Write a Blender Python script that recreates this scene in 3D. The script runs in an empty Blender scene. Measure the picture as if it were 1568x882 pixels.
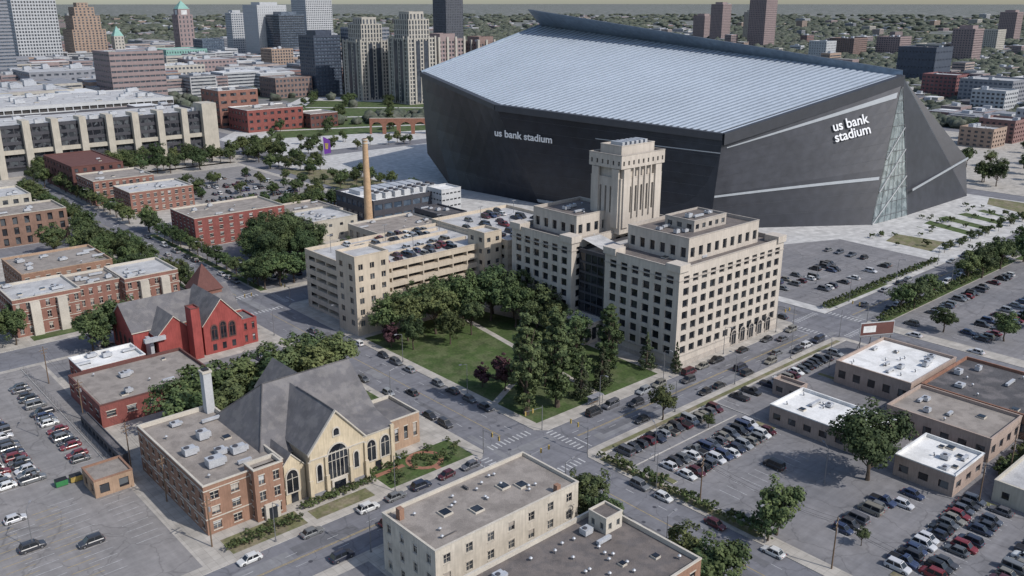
import bpy, math, random
import numpy as np
from mathutils import Vector, Matrix
random.seed(7); rng=np.random.default_rng(7)
SC=bpy.context.scene
COL=bpy.context.collection
SUN_AZ=(0.30,-0.954); SUN_EL=43

# ---------------------------------------------------------------- materials
MATS={};ARGS={}
def nodes(name):
    m=bpy.data.materials.new(name);m.use_nodes=True
    nt=m.node_tree;b=nt.nodes["Principled BSDF"]
    return m,nt,b
def mat(name,col,rough=.85,var=.18,scale=.25,fine=3.0,metal=0,col2=None,spec=.3,bump=0,streak=False):
    """surface: base colour modulated by a broad and a fine noise, optional second colour in patches"""
    ARGS[name]=("m",dict(col=col,rough=rough,var=var,scale=scale,fine=fine,metal=metal,col2=col2,spec=spec,bump=bump,streak=streak))
    m,nt,b=nodes(name);L=nt.links.new
    tc=nt.nodes.new("ShaderNodeTexCoord")
    n1=nt.nodes.new("ShaderNodeTexNoise");n1.inputs["Scale"].default_value=scale;n1.inputs["Detail"].default_value=6;n1.inputs["Roughness"].default_value=.65
    n2=nt.nodes.new("ShaderNodeTexNoise");n2.inputs["Scale"].default_value=fine;n2.inputs["Detail"].default_value=3
    L(tc.outputs["Object"],n1.inputs["Vector"])
    if streak:
        mp=nt.nodes.new("ShaderNodeMapping");mp.inputs["Scale"].default_value=(1,1,.12);L(tc.outputs["Object"],mp.inputs[0]);L(mp.outputs[0],n2.inputs["Vector"])
    else: L(tc.outputs["Object"],n2.inputs["Vector"])
    mr=nt.nodes.new("ShaderNodeMapRange");mr.inputs[1].default_value=.3;mr.inputs[2].default_value=.7;mr.inputs[3].default_value=1-var;mr.inputs[4].default_value=1+var
    L(n1.outputs["Fac"],mr.inputs[0])
    mr2=nt.nodes.new("ShaderNodeMapRange");mr2.inputs[1].default_value=.3;mr2.inputs[2].default_value=.7;mr2.inputs[3].default_value=1-var*.8;mr2.inputs[4].default_value=1+var*.8
    L(n2.outputs["Fac"],mr2.inputs[0])
    mu=nt.nodes.new("ShaderNodeMath");mu.operation='MULTIPLY';L(mr.outputs[0],mu.inputs[0]);L(mr2.outputs[0],mu.inputs[1])
    vm=nt.nodes.new("ShaderNodeVectorMath");vm.operation='SCALE'
    if col2:
        mx=nt.nodes.new("ShaderNodeMix");mx.data_type='RGBA';mx.inputs[6].default_value=(*col,1);mx.inputs[7].default_value=(*col2,1)
        n3=nt.nodes.new("ShaderNodeTexNoise");n3.inputs["Scale"].default_value=scale*1.7;n3.inputs["Detail"].default_value=8
        mp3=nt.nodes.new("ShaderNodeMapping");mp3.inputs["Location"].default_value=(31,17,5);L(tc.outputs["Object"],mp3.inputs[0]);L(mp3.outputs[0],n3.inputs["Vector"])
        m3=nt.nodes.new("ShaderNodeMapRange");m3.inputs[1].default_value=.47;m3.inputs[2].default_value=.58;L(n3.outputs["Fac"],m3.inputs[0]);L(m3.outputs[0],mx.inputs[0])
        L(mx.outputs[2],vm.inputs[0])
    else: vm.inputs[0].default_value=col
    L(mu.outputs[0],vm.inputs["Scale"]);L(vm.outputs[0],b.inputs["Base Color"])
    b.inputs["Roughness"].default_value=rough;b.inputs["Metallic"].default_value=metal;b.inputs["Specular IOR Level"].default_value=spec
    if bump:
        bp=nt.nodes.new("ShaderNodeBump");bp.inputs["Strength"].default_value=bump;bp.inputs["Distance"].default_value=.1
        L(n2.outputs["Fac"],bp.inputs["Height"]);L(bp.outputs[0],b.inputs["Normal"])
    MATS[name]=m;return m
def glassmat(name,dark,light,thr=.62,rough=.15):
    ARGS[name]=("g",dict(dark=dark,light=light,thr=thr,rough=rough))
    m,nt,b=nodes(name);L=nt.links.new
    tc=nt.nodes.new("ShaderNodeTexCoord");vo=nt.nodes.new("ShaderNodeTexVoronoi");vo.inputs["Scale"].default_value=.42
    L(tc.outputs["Object"],vo.inputs["Vector"])
    sx=nt.nodes.new("ShaderNodeSeparateColor");L(vo.outputs["Color"],sx.inputs[0])
    mr=nt.nodes.new("ShaderNodeMapRange");mr.inputs[1].default_value=thr-.3;mr.inputs[2].default_value=1.0;L(sx.outputs[0],mr.inputs[0])
    mx=nt.nodes.new("ShaderNodeMix");mx.data_type='RGBA';mx.inputs[6].default_value=(*dark,1);mx.inputs[7].default_value=(*light,1)
    L(mr.outputs[0],mx.inputs[0]);L(mx.outputs[2],b.inputs["Base Color"]);b.inputs["Roughness"].default_value=rough
    MATS[name]=m
def hazed(name):
    """facade material with distance haze mixed into its colour, for far buildings"""
    n=name+"_hazed"
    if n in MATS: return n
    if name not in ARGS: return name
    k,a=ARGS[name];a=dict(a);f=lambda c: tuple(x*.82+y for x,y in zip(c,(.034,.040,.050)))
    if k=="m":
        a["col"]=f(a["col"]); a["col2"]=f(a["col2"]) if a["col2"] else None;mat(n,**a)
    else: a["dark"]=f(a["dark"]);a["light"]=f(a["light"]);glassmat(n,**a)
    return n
def asphalt(name,col,patch,line=.75,vr=.14):
    m,nt,b=nodes(name);L=nt.links.new
    tc=nt.nodes.new("ShaderNodeTexCoord")
    def noise(s,d=6,loc=(0,0,0),sc=(1,1,1)):
        mp=nt.nodes.new("ShaderNodeMapping");mp.inputs["Location"].default_value=loc;mp.inputs["Scale"].default_value=sc;L(tc.outputs["Object"],mp.inputs[0])
        n=nt.nodes.new("ShaderNodeTexNoise");n.inputs["Scale"].default_value=s;n.inputs["Detail"].default_value=d;n.inputs["Roughness"].default_value=.7;L(mp.outputs[0],n.inputs["Vector"]);return n.outputs["Fac"]
    mr=nt.nodes.new("ShaderNodeMapRange");mr.inputs[1].default_value=.38;mr.inputs[2].default_value=.64;L(noise(.045),mr.inputs[0])
    mx=nt.nodes.new("ShaderNodeMix");mx.data_type='RGBA';mx.inputs[6].default_value=(*col,1);mx.inputs[7].default_value=(*patch,1);L(mr.outputs[0],mx.inputs[0])
    vo=nt.nodes.new("ShaderNodeTexVoronoi");vo.feature='DISTANCE_TO_EDGE';vo.inputs["Scale"].default_value=.11
    nz=nt.nodes.new("ShaderNodeTexNoise");nz.inputs["Scale"].default_value=.4;L(tc.outputs["Object"],nz.inputs["Vector"])
    ad=nt.nodes.new("ShaderNodeVectorMath");ad.operation='MULTIPLY_ADD';ad.inputs[1].default_value=(3,3,0);L(nz.outputs["Color"],ad.inputs[0]);L(tc.outputs["Object"],ad.inputs[2]);L(ad.outputs[0],vo.inputs["Vector"])
    m2=nt.nodes.new("ShaderNodeMapRange");m2.inputs[1].default_value=.0;m2.inputs[2].default_value=.018;m2.inputs[3].default_value=line;m2.inputs[4].default_value=1;L(vo.outputs["Distance"],m2.inputs[0])
    m3=nt.nodes.new("ShaderNodeMapRange");m3.inputs[1].default_value=.3;m3.inputs[2].default_value=.7;m3.inputs[3].default_value=1-vr;m3.inputs[4].default_value=1+vr;L(noise(.35,9,(9,4,0)),m3.inputs[0])
    mu=nt.nodes.new("ShaderNodeMath");mu.operation='MULTIPLY';L(m2.outputs[0],mu.inputs[0]);L(m3.outputs[0],mu.inputs[1])
    # wear in long bands along both street directions
    m4=nt.nodes.new("ShaderNodeMapRange");m4.inputs[1].default_value=.35;m4.inputs[2].default_value=.65;m4.inputs[3].default_value=.9;m4.inputs[4].default_value=1.07;L(noise(1,4,(0,0,0),(.03,.55,1)),m4.inputs[0])
    m5=nt.nodes.new("ShaderNodeMapRange");m5.inputs[1].default_value=.35;m5.inputs[2].default_value=.65;m5.inputs[3].default_value=.92;m5.inputs[4].default_value=1.06;L(noise(1,4,(7,3,0),(.55,.03,1)),m5.inputs[0])
    mu2=nt.nodes.new("ShaderNodeMath");mu2.operation='MULTIPLY';L(mu.outputs[0],mu2.inputs[0]);L(m4.outputs[0],mu2.inputs[1])
    mu3=nt.nodes.new("ShaderNodeMath");mu3.operation='MULTIPLY';L(mu2.outputs[0],mu3.inputs[0]);L(m5.outputs[0],mu3.inputs[1])
    vm=nt.nodes.new("ShaderNodeVectorMath");vm.operation='SCALE';L(mx.outputs[2],vm.inputs[0]);L(mu3.outputs[0],vm.inputs["Scale"]);L(vm.outputs[0],b.inputs["Base Color"])
    b.inputs["Roughness"].default_value=.95;b.inputs["Specular IOR Level"].default_value=.15;MATS[name]=m
def slabmat(name,col,cell=1.6):
    m,nt,b=nodes(name);L=nt.links.new
    tc=nt.nodes.new("ShaderNodeTexCoord");br=nt.nodes.new("ShaderNodeTexBrick")
    br.offset=0;br.inputs["Scale"].default_value=1;br.inputs["Brick Width"].default_value=cell;br.inputs["Row Height"].default_value=cell;br.inputs["Mortar Size"].default_value=.03
    br.inputs["Color1"].default_value=(*col,1);br.inputs["Color2"].default_value=(*[c*.86 for c in col],1);br.inputs["Mortar"].default_value=(*[c*.6 for c in col],1)
    L(tc.outputs["Object"],br.inputs["Vector"])
    n=nt.nodes.new("ShaderNodeTexNoise");n.inputs["Scale"].default_value=.3;n.inputs["Detail"].default_value=7;L(tc.outputs["Object"],n.inputs["Vector"])
    mr=nt.nodes.new("ShaderNodeMapRange");mr.inputs[1].default_value=.3;mr.inputs[2].default_value=.7;mr.inputs[3].default_value=.75;mr.inputs[4].default_value=1.15;L(n.outputs["Fac"],mr.inputs[0])
    vm=nt.nodes.new("ShaderNodeVectorMath");vm.operation='SCALE';L(br.outputs["Color"],vm.inputs[0]);L(mr.outputs[0],vm.inputs["Scale"]);L(vm.outputs[0],b.inputs["Base Color"])
    b.inputs["Roughness"].default_value=.9;MATS[name]=m
def leafmat(name,dark,light):
    m,nt,b=nodes(name);L=nt.links.new
    tc=nt.nodes.new("ShaderNodeTexCoord");n=nt.nodes.new("ShaderNodeTexNoise");n.inputs["Scale"].default_value=.7;n.inputs["Detail"].default_value=5;L(tc.outputs["Object"],n.inputs["Vector"])
    mr=nt.nodes.new("ShaderNodeMapRange");mr.inputs[1].default_value=.35;mr.inputs[2].default_value=.65;L(n.outputs["Fac"],mr.inputs[0])
    mx=nt.nodes.new("ShaderNodeMix");mx.data_type='RGBA';mx.inputs[6].default_value=(*dark,1);mx.inputs[7].default_value=(*light,1);L(mr.outputs[0],mx.inputs[0])
    oi=nt.nodes.new("ShaderNodeObjectInfo");hs=nt.nodes.new("ShaderNodeHueSaturation")
    a=nt.nodes.new("ShaderNodeMapRange");a.inputs[3].default_value=.475;a.inputs[4].default_value=.525;L(oi.outputs["Random"],a.inputs[0]);L(a.outputs[0],hs.inputs["Hue"])
    wn=nt.nodes.new("ShaderNodeTexWhiteNoise");wn.noise_dimensions='1D';L(oi.outputs["Random"],wn.inputs["W"])
    c=nt.nodes.new("ShaderNodeMapRange");c.inputs[3].default_value=.8;c.inputs[4].default_value=1.5;L(wn.outputs["Value"],c.inputs[0]);L(c.outputs[0],hs.inputs["Value"])
    L(mx.outputs[2],hs.inputs["Color"]);L(hs.outputs[0],b.inputs["Base Color"]);b.inputs["Roughness"].default_value=.75;b.inputs["Specular IOR Level"].default_value=.2
    MATS[name]=m
def paintmat(name):
    m,nt,b=nodes(name);oi=nt.nodes.new("ShaderNodeObjectInfo");nt.links.new(oi.outputs["Color"],b.inputs["Base Color"])
    b.inputs["Roughness"].default_value=.35;b.inputs["Coat Weight"].default_value=.25;b.inputs["Coat Roughness"].default_value=.15;MATS[name]=m

asphalt("road_asphalt",(.185,.185,.20),(.16,.16,.175))
asphalt("road_patch",(.135,.135,.145),(.145,.145,.155))
asphalt("road_patch_l",(.22,.22,.225),(.20,.20,.21))
asphalt("lot_asphalt",(.215,.208,.212),(.17,.168,.176),.72)
asphalt("old_lot",(.25,.236,.23),(.205,.197,.195),.75)
slabmat("sidewalk",(.41,.38,.34),1.7)
slabmat("plaza_conc",(.50,.49,.475),4)
mat("kerb",(.42,.40,.37))
mat("grass",(.055,.085,.026),.95,.3,.15,1.5,col2=(.085,.105,.045))
mat("dry_grass",(.14,.14,.07),.95,.25,.2,1.5,col2=(.19,.165,.11))
mat("soil",(.16,.10,.07),.95,.3,.5,3)
mat("paint_white",(.42,.42,.42),.7,.3,.8,3)
mat("sign_white",(.75,.75,.76),.5,.05)
mat("paint_yellow",(.40,.29,.09),.7,.3,.8,3)
mat("stone",(.47,.42,.365),.85,.12,.15,1.2,streak=True)
mat("stone_d",(.38,.34,.30),.85,.12,.15,1.2)
mat("garage_conc",(.48,.41,.325),.9,.12,.2,1.2,streak=True)
mat("cream_brick",(.50,.42,.30),.9,.15,.3,3,streak=True)
mat("cream_paint",(.50,.455,.385),.9,.16,.3,2,streak=True)
mat("trim_stone",(.47,.43,.37),.85,.12)
mat("brown_brick",(.20,.125,.095),.9,.18,.3,4,streak=True)
mat("tan_brick",(.34,.235,.165),.9,.16,.3,4,streak=True)
mat("orange_brick",(.255,.150,.105),.9,.17,.3,4,streak=True)
mat("red_brick",(.225,.115,.09),.9,.18,.3,4,streak=True)
mat("red_paint",(.27,.062,.055),.85,.18,.3,3,streak=True)
mat("maroon_brick",(.21,.072,.062),.9,.18,.3,3,streak=True)
mat("dark_red",(.12,.055,.048),.9,.15)
mat("pink_brick",(.27,.195,.18),.9,.12)
mat("salmon",(.34,.265,.225),.9,.14,.3,3,streak=True)
mat("beige",(.42,.385,.325),.9,.12,.2,2,streak=True)
mat("ltgrey",(.44,.445,.45),.8,.1,.2,2)
mat("midgrey",(.22,.22,.235),.8,.1)
mat("darkgrey",(.06,.06,.07),.6,.15)
mat("navy",(.03,.038,.06),.4,.2)
mat("copper",(.20,.38,.32),.7,.15,.2,2)
mat("roof_gravel",(.27,.24,.215),.95,.18,.2,6,col2=(.22,.195,.175),bump=.4)
mat("roof_brown",(.15,.13,.12),.95,.2,.25,5,col2=(.12,.107,.103),bump=.6)
mat("roof_grey",(.25,.25,.26),.95,.18,.2,3,col2=(.19,.19,.20))
mat("roof_dark",(.08,.077,.08),.9,.28,.12,3,col2=(.13,.12,.12))
mat("roof_white",(.68,.675,.66),.8,.1,.12,2,col2=(.57,.565,.55))
mat("roof_light",(.43,.425,.42),.85,.16,.15,3,col2=(.36,.355,.355))
mat("shingle",(.13,.125,.13),.95,.18,.25,9,col2=(.165,.157,.157),bump=.5)
mat("metal_unit",(.44,.45,.47),.5,.15,.6,4,metal=.2)
mat("black_part",(.02,.02,.022),.6,.2)
mat("steel",(.25,.25,.26),.45,.1,metal=.5)
mat("wood_pole",(.16,.11,.075),.9,.2)
mat("rust",(.25,.13,.09),.9,.25)
mat("bark",(.085,.065,.05),.95,.25,1,6)
mat("stad_wall",(.020,.023,.032),.38,.25,.035,.25,spec=.4)
mat("stad_wall2",(.045,.047,.057),.45,.2,.035,.25,spec=.35)
mat("stad_wall3",(.034,.036,.045),.45,.2,.035,.25,spec=.35)
mat("stad_roof",(.27,.315,.37),.5,.08,.02,.5,spec=.35)
mat("stad_rib",(.43,.475,.53),.45,.08,.02,.5)
mat("stad_edge",(.055,.058,.067),.5,.1)
mat("stad_para",(.20,.25,.31),.5,.15,.05,.4)
mat("stad_strip",(.33,.35,.37),.5,.08)
mat("stack_brick",(.46,.31,.19),.9,.18,.4,3)
mat("brick_path",(.27,.13,.09),.9,.2,.5,5)
mat("purple",(.16,.05,.30),.7,.1)
mat("green_bin",(.05,.22,.08),.6,.1)
glassmat("glass",(.016,.018,.024),(.11,.12,.13))
glassmat("glass_dark",(.010,.012,.017),(.035,.04,.048),.6,.1)
glassmat("glass_blue",(.04,.06,.09),(.11,.14,.18),.5,.12)
glassmat("glass_teal",(.13,.16,.17),(.27,.31,.32),.4,.12)
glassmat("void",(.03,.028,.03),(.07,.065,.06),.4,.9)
leafmat("leaf",(.034,.050,.020),(.095,.115,.045))
leafmat("leaf_b",(.028,.044,.020),(.072,.095,.039))
leafmat("leaf_purple",(.035,.018,.022),(.085,.04,.045))
leafmat("leaf_conifer",(.030,.042,.024),(.075,.09,.045))
paintmat("car_paint")
mat("tyre",(.02,.02,.02),.9,.1)
m_,nt_,b_=nodes("car_glass");b_.inputs["Base Color"].default_value=(.015,.018,.022,1);b_.inputs["Roughness"].default_value=.08;MATS["car_glass"]=m_
mat("lamp_lens",(.6,.6,.58),.3,.05);mat("tail_lens",(.35,.02,.02),.4,.05)

# ---------------------------------------------------------------- mesh builder
HAZE=False  # when on, far buildings get materials with haze painted into the colour
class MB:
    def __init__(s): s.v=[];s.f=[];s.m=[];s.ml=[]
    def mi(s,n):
        if HAZE: n=hazed(n)
        if n not in s.ml: s.ml.append(n)
        return s.ml.index(n)
    def poly(s,pts,m):
        k=len(s.v);s.v+= [tuple(p) for p in pts];s.f.append(tuple(range(k,k+len(pts))));s.m.append(s.mi(m))
    def box(s,x0,y0,z0,x1,y1,z1,m,top=None,bottom=False):
        if x0>x1:x0,x1=x1,x0
        if y0>y1:y0,y1=y1,y0
        P=s.poly
        P([(x0,y0,z0),(x1,y0,z0),(x1,y0,z1),(x0,y0,z1)],m);P([(x1,y0,z0),(x1,y1,z0),(x1,y1,z1),(x1,y0,z1)],m)
        P([(x1,y1,z0),(x0,y1,z0),(x0,y1,z1),(x1,y1,z1)],m);P([(x0,y1,z0),(x0,y0,z0),(x0,y0,z1),(x0,y1,z1)],m)
        P([(x0,y0,z1),(x1,y0,z1),(x1,y1,z1),(x0,y1,z1)],top or m)
        if bottom:P([(x0,y1,z0),(x1,y1,z0),(x1,y0,z0),(x0,y0,z0)],m)
    def cyl(s,x,y,z0,z1,r0,r1,m,n=12,cap=True):
        a=[2*math.pi*i/n for i in range(n)]
        for i in range(n):
            p,q=a[i],a[(i+1)%n]
            s.poly([(x+r0*math.cos(p),y+r0*math.sin(p),z0),(x+r0*math.cos(q),y+r0*math.sin(q),z0),(x+r1*math.cos(q),y+r1*math.sin(q),z1),(x+r1*math.cos(p),y+r1*math.sin(p),z1)],m)
        if cap:s.poly([(x+r1*math.cos(p),y+r1*math.sin(p),z1) for p in a],m)
    def tube(s,a,b,r0,r1,m,n=6):
        a=Vector(a);b=Vector(b);d=(b-a).normalized();u=d.orthogonal().normalized();w=d.cross(u)
        for i in range(n):
            p,q=2*math.pi*i/n,2*math.pi*(i+1)/n
            e=u*math.cos(p)+w*math.sin(p);g=u*math.cos(q)+w*math.sin(q)
            s.poly([a+e*r0,a+g*r0,b+g*r1,b+e*r1],m)
    def prism(s,pts,z0,z1,m,top=None):
        n=len(pts)
        for i in range(n):
            a,b=pts[i],pts[(i+1)%n];s.poly([(*a,z0),(*b,z0),(*b,z1),(*a,z1)],m)
        s.poly([(*p,z1) for p in pts],top or m)
    def mesh(s,name):
        me=bpy.data.meshes.new(name);me.from_pydata(s.v,[],s.f)
        for n in s.ml: me.materials.append(MATS[n])
        me.polygons.foreach_set("material_index",s.m);me.update();return me
    def obj(s,name,parent=None):
        if not s.f: return None
        o=bpy.data.objects.new(name,s.mesh(name));COL.objects.link(o)
        if parent:o.parent=parent
        return o
def empty(name):
    o=bpy.data.objects.new(name,None);o.empty_display_size=1;COL.objects.link(o);return o

def facade(W,G,A,B,z0,z1,cols,rows,fw,fh,dep,wall,glass,mull=0,side=0.0,sill=None,T=None):
    """wall from A to B (outward normal on the right of A->B) with real recessed openings"""
    ax,ay=A;bx,by=B;Lh=math.hypot(bx-ax,by-ay);dx,dy=(bx-ax)/Lh,(by-ay)/Lh;nx,ny=dy,-dx
    def P(t,z,o=0): return (ax+dx*t-nx*o,ay+dy*t-ny*o,z)
    if cols<1 or rows<1:
        W.poly([P(0,z0),P(Lh,z0),P(Lh,z1),P(0,z1)],wall);return
    x0=side;cw=(Lh-2*side)/cols;ch=(z1-z0)/rows;ww=cw*fw;wh=ch*fh;pz=z0
    for r in range(rows):
        zb=z0+r*ch+(ch-wh)*.5;zt=zb+wh
        W.poly([P(0,pz),P(Lh,pz),P(Lh,zb),P(0,zb)],wall);pz=zt
        px=0
        for c in range(cols):
            a=x0+c*cw+(cw-ww)/2;b=a+ww
            W.poly([P(px,zb),P(a,zb),P(a,zt),P(px,zt)],wall);px=b
            W.poly([P(a,zb),P(b,zb),P(b,zb,dep),P(a,zb,dep)],wall)
            W.poly([P(a,zt,dep),P(b,zt,dep),P(b,zt),P(a,zt)],wall)
            W.poly([P(a,zb),P(a,zb,dep),P(a,zt,dep),P(a,zt)],wall)
            W.poly([P(b,zb,dep),P(b,zb),P(b,zt),P(b,zt,dep)],wall)
            G.poly([P(a,zb,dep),P(b,zb,dep),P(b,zt,dep),P(a,zt,dep)],glass)
            if sill:
                for (s0,s1) in ((zb-.2,zb),(zt,zt+.22)):
                    T.poly([P(a-.12,s0,-.07),P(b+.12,s0,-.07),P(b+.12,s1,-.07),P(a-.12,s1,-.07)],sill)
                    T.poly([P(a-.12,s1,-.07),P(b+.12,s1,-.07),P(b+.12,s1,0),P(a-.12,s1,0)],sill)
                zm=(zb+zt)/2;T.poly([P(a,zm-.05,dep-.06),P(b,zm-.05,dep-.06),P(b,zm+.05,dep-.06),P(a,zm+.05,dep-.06)],sill)
                h=(int(a*37+zb*91+ax*13+ay*7)%10)   # drawn blinds at varying heights
                if h<5:
                    zc=zt-wh*(.2+.13*h);T.poly([P(a+.04,zc,dep-.03),P(b-.04,zc,dep-.03),P(b-.04,zt,dep-.03),P(a+.04,zt,dep-.03)],"ltgrey" if h%2 else "stone_d")
            for k in range(mull):
                q=a+ww*(k+1)/(mull+1)
                W.poly([P(q-.05,zb,dep-.05),P(q+.05,zb,dep-.05),P(q+.05,zt,dep-.05),P(q-.05,zt,dep-.05)],sill or wall)
        W.poly([P(px,zb),P(Lh,zb),P(Lh,zt),P(px,zt)],wall)
    W.poly([P(0,pz),P(Lh,pz),P(Lh,z1),P(0,z1)],wall)

def hvac(U,x,y,z,s=1.0,kind=None):
    k=kind if kind is not None else random.choice([0,0,1,1,2,3])
    if k==0:
        w,d,h=random.uniform(1.4,2.4)*s,random.uniform(1.2,2)*s,random.uniform(.9,1.5)*s
        U.box(x-w/2,y-d/2,z+.25,x+w/2,y+d/2,z+h,"metal_unit");U.box(x-w/2+.15,y-d/2+.15,z,x+w/2-.15,y+d/2-.15,z+.25,"darkgrey")
        U.cyl(x-w*.2,y,z+h,z+h+.18,.42*s,.42*s,"darkgrey",10);U.box(x+w/2,y-d*.25,z+.3,x+w/2+.5*s,y+d*.25,z+h*.7,"metal_unit")
    elif k==1:
        U.cyl(x,y,z,z+.7*s,.16,.16,"steel",8);U.cyl(x,y,z+.7*s,z+.95*s,.34,.12,"metal_unit",8)
    elif k==2:
        w=random.uniform(1,1.8)*s
        U.box(x-w/2,y-w/2,z,x+w/2,y+w/2,z+.35,"trim_stone");U.box(x-w/2+.1,y-w/2+.1,z+.35,x+w/2-.1,y+w/2-.1,z+.5,"glass_dark")
    else:
        l=random.uniform(2,5)*s
        U.box(x-l/2,y-.35,z+.3,x+l/2,y+.35,z+.9,"metal_unit");U.box(x-l/2,y-.35,z,x-l/2+.3,y+.35,z+.3,"darkgrey");U.box(x+l/2-.3,y-.35,z,x+l/2,y+.35,z+.3,"darkgrey")

class Bldg:
    def __init__(s,name): s.name=name;s.w=MB();s.g=MB();s.r=MB();s.t=MB();s.u=MB()
    def block(s,u0,v0,u1,v1,h,wall,roof,cu=0,cv=0,rows=0,fw=.5,fh=.5,z0=.12,par=.7,dep=.25,glass="glass",mull=0,
              cop=None,n=0,zw0=0,zw1=0,four=True,side=0,pt=.35,us=1.0,sill=None):
        """rectangular storey block: cu / cv windows along u / v faces, parapet and coping, recessed roof, n rooftop units"""
        w,g=s.w,s.g
        zr=h-par
        a=z0+zw0;b=zr-zw1
        F=[((u0,v0),(u1,v0),cu),((u1,v0),(u1,v1),cv if four else 0),((u1,v1),(u0,v1),cu if four else 0),((u0,v1),(u0,v0),cv)]
        for A,B,c in F:
            if zw0>0: facade(w,g,A,B,z0,a,0,0,0,0,0,wall,glass)
            facade(w,g,A,B,a,b,c,rows,fw,fh,dep,wall,glass,mull,side,sill,s.t)
            facade(w,g,A,B,b,h,0,0,0,0,0,wall,glass)
        cm=cop or wall;p=pt;e=.08
        O=[(u0-e,v0-e),(u1+e,v0-e),(u1+e,v1+e),(u0-e,v1+e)];I=[(u0+p,v0+p),(u1-p,v0+p),(u1-p,v1-p),(u0+p,v1-p)]
        for i in range(4):
            j=(i+1)%4
            s.t.poly([(*O[i],h+.1),(*O[j],h+.1),(*I[j],h+.1),(*I[i],h+.1)],cm)
            s.t.poly([(*O[i],h-.15),(*O[j],h-.15),(*O[j],h+.1),(*O[i],h+.1)],cm)
            s.t.poly([(*I[j],zr),(*I[i],zr),(*I[i],h+.1),(*I[j],h+.1)],cm)
        s.r.poly([(*q,zr) for q in I],roof)
        for k in range(n):
            hvac(s.u,random.uniform(u0+1.8,u1-1.8),random.uniform(v0+1.8,v1-1.8),zr,us)
        return s
    def slab(s,Q,roof,th=.3):
        s.r.poly([(x,y,z+th) for x,y,z in Q],roof)
        s.r.poly([tuple(q) for q in reversed(Q)],"trim_stone")
        for i in range(len(Q)):
            a,b=Q[i],Q[(i+1)%len(Q)];s.r.poly([a,b,(b[0],b[1],b[2]+th),(a[0],a[1],a[2]+th)],"trim_stone")
    def walls(s,u0,v0,u1,v1,z0,ze,wall):
        for A_,B_ in (((u0,v0),(u1,v0)),((u1,v0),(u1,v1)),((u1,v1),(u0,v1)),((u0,v1),(u0,v0))):
            facade(s.w,s.g,A_,B_,z0,ze,0,0,0,0,0,wall,"glass")
    def gable(s,u0,v0,u1,v1,ze,zr,axis,wall,roof,over=.35,z0=.12,walls=True,th=.3,ends=(1,1)):
        """pitched roof over a rectangle, ridge along axis ('u' or 'v'), gable end walls"""
        if axis=='v':
            c=(u0+u1)/2;k=(zr-ze)/((u1-u0)/2);o=over
            A=[(u0-o,v0-o,ze-k*o),(c,v0-o,zr),(c,v1+o,zr),(u0-o,v1+o,ze-k*o)];B=[(c,v0-o,zr),(u1+o,v0-o,ze-k*o),(u1+o,v1+o,ze-k*o),(c,v1+o,zr)]
            E=[[(u0,v0),(u1,v0),(c,v0)],[(u1,v1),(u0,v1),(c,v1)]]
        else:
            c=(v0+v1)/2;k=(zr-ze)/((v1-v0)/2);o=over
            A=[(u0-o,v0-o,ze-k*o),(u1+o,v0-o,ze-k*o),(u1+o,c,zr),(u0-o,c,zr)];B=[(u0-o,c,zr),(u1+o,c,zr),(u1+o,v1+o,ze-k*o),(u0-o,v1+o,ze-k*o)]
            E=[[(u0,v1),(u0,v0),(u0,c)],[(u1,v0),(u1,v1),(u1,c)]]
        for Q in (A,B): s.slab(Q,roof,th)
        if walls: s.walls(u0,v0,u1,v1,z0,ze,wall)
        for (p,q,r),on in zip(E,ends):
            if on: s.w.poly([(*p,ze),(*q,ze),(*r,zr)],wall)
        return s
    def archwin(s,c,z0,w,h,face,frame="trim_stone",glass="glass_dark",pointed=True,bars=2):
        """arched window: proud stone surround, dark glazing and tracery. face '-v' or '-u'; c=(pos along face, face coordinate)"""
        a,f=c
        def P(x,z,o): return (a+x,f-o,z) if face=='-v' else (f-o,a-x,z)
        def ring(w2,hh,top):
            pts=[(-w2,0),(w2,0),(w2,hh)]
            n=6
            for i in range(1,n):
                t=i/n
                pts.append((w2*math.cos(t*math.pi/2),hh+top*math.sin(t*math.pi/2)**(.8 if pointed else 1)))
            pts.append((0,hh+top))
            for i in range(n-1,0,-1):
                t=i/n
                pts.append((-w2*math.cos(t*math.pi/2),hh+top*math.sin(t*math.pi/2)**(.8 if pointed else 1)))
            pts.append((-w2,hh));return pts
        top=w*.75 if pointed else w*.5
        o=ring(w/2+.3,h+.05,top+.3);i=ring(w/2,h,top)
        n=len(o)
        for k in range(n):
            j=(k+1)%n
            s.t.poly([P(o[k][0],z0+o[k][1]-(.25 if o[k][1]==0 else 0),.16),P(o[j][0],z0+o[j][1]-(.25 if o[j][1]==0 else 0),.16),P(i[j][0],z0+i[j][1],.16),P(i[k][0],z0+i[k][1],.16)],frame)
            s.t.poly([P(o[j][0],z0+o[j][1]-(.25 if o[j][1]==0 else 0),0),P(o[k][0],z0+o[k][1]-(.25 if o[k][1]==0 else 0),0),P(o[k][0],z0+o[k][1]-(.25 if o[k][1]==0 else 0),.16),P(o[j][0],z0+o[j][1]-(.25 if o[j][1]==0 else 0),.16)],frame)
            s.t.poly([P(i[k][0],z0+i[k][1],.02),P(i[j][0],z0+i[j][1],.02),P(i[j][0],z0+i[j][1],.16),P(i[k][0],z0+i[k][1],.16)],frame)
        s.g.poly([P(x,z0+z,.02) for x,z in i],glass)
        for b in range(bars):
            x=-w/2+w*(b+1)/(bars+1)
            s.t.poly([P(x-.07,z0,.1),P(x+.07,z0,.1),P(x+.07,z0+h+top*.6,.1),P(x-.07,z0+h+top*.6,.1)],frame)
        if bars: s.t.poly([P(-w/2,z0+h-.07,.11),P(w/2,z0+h-.07,.11),P(w/2,z0+h+.07,.11),P(-w/2,z0+h+.07,.11)],frame)
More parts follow.
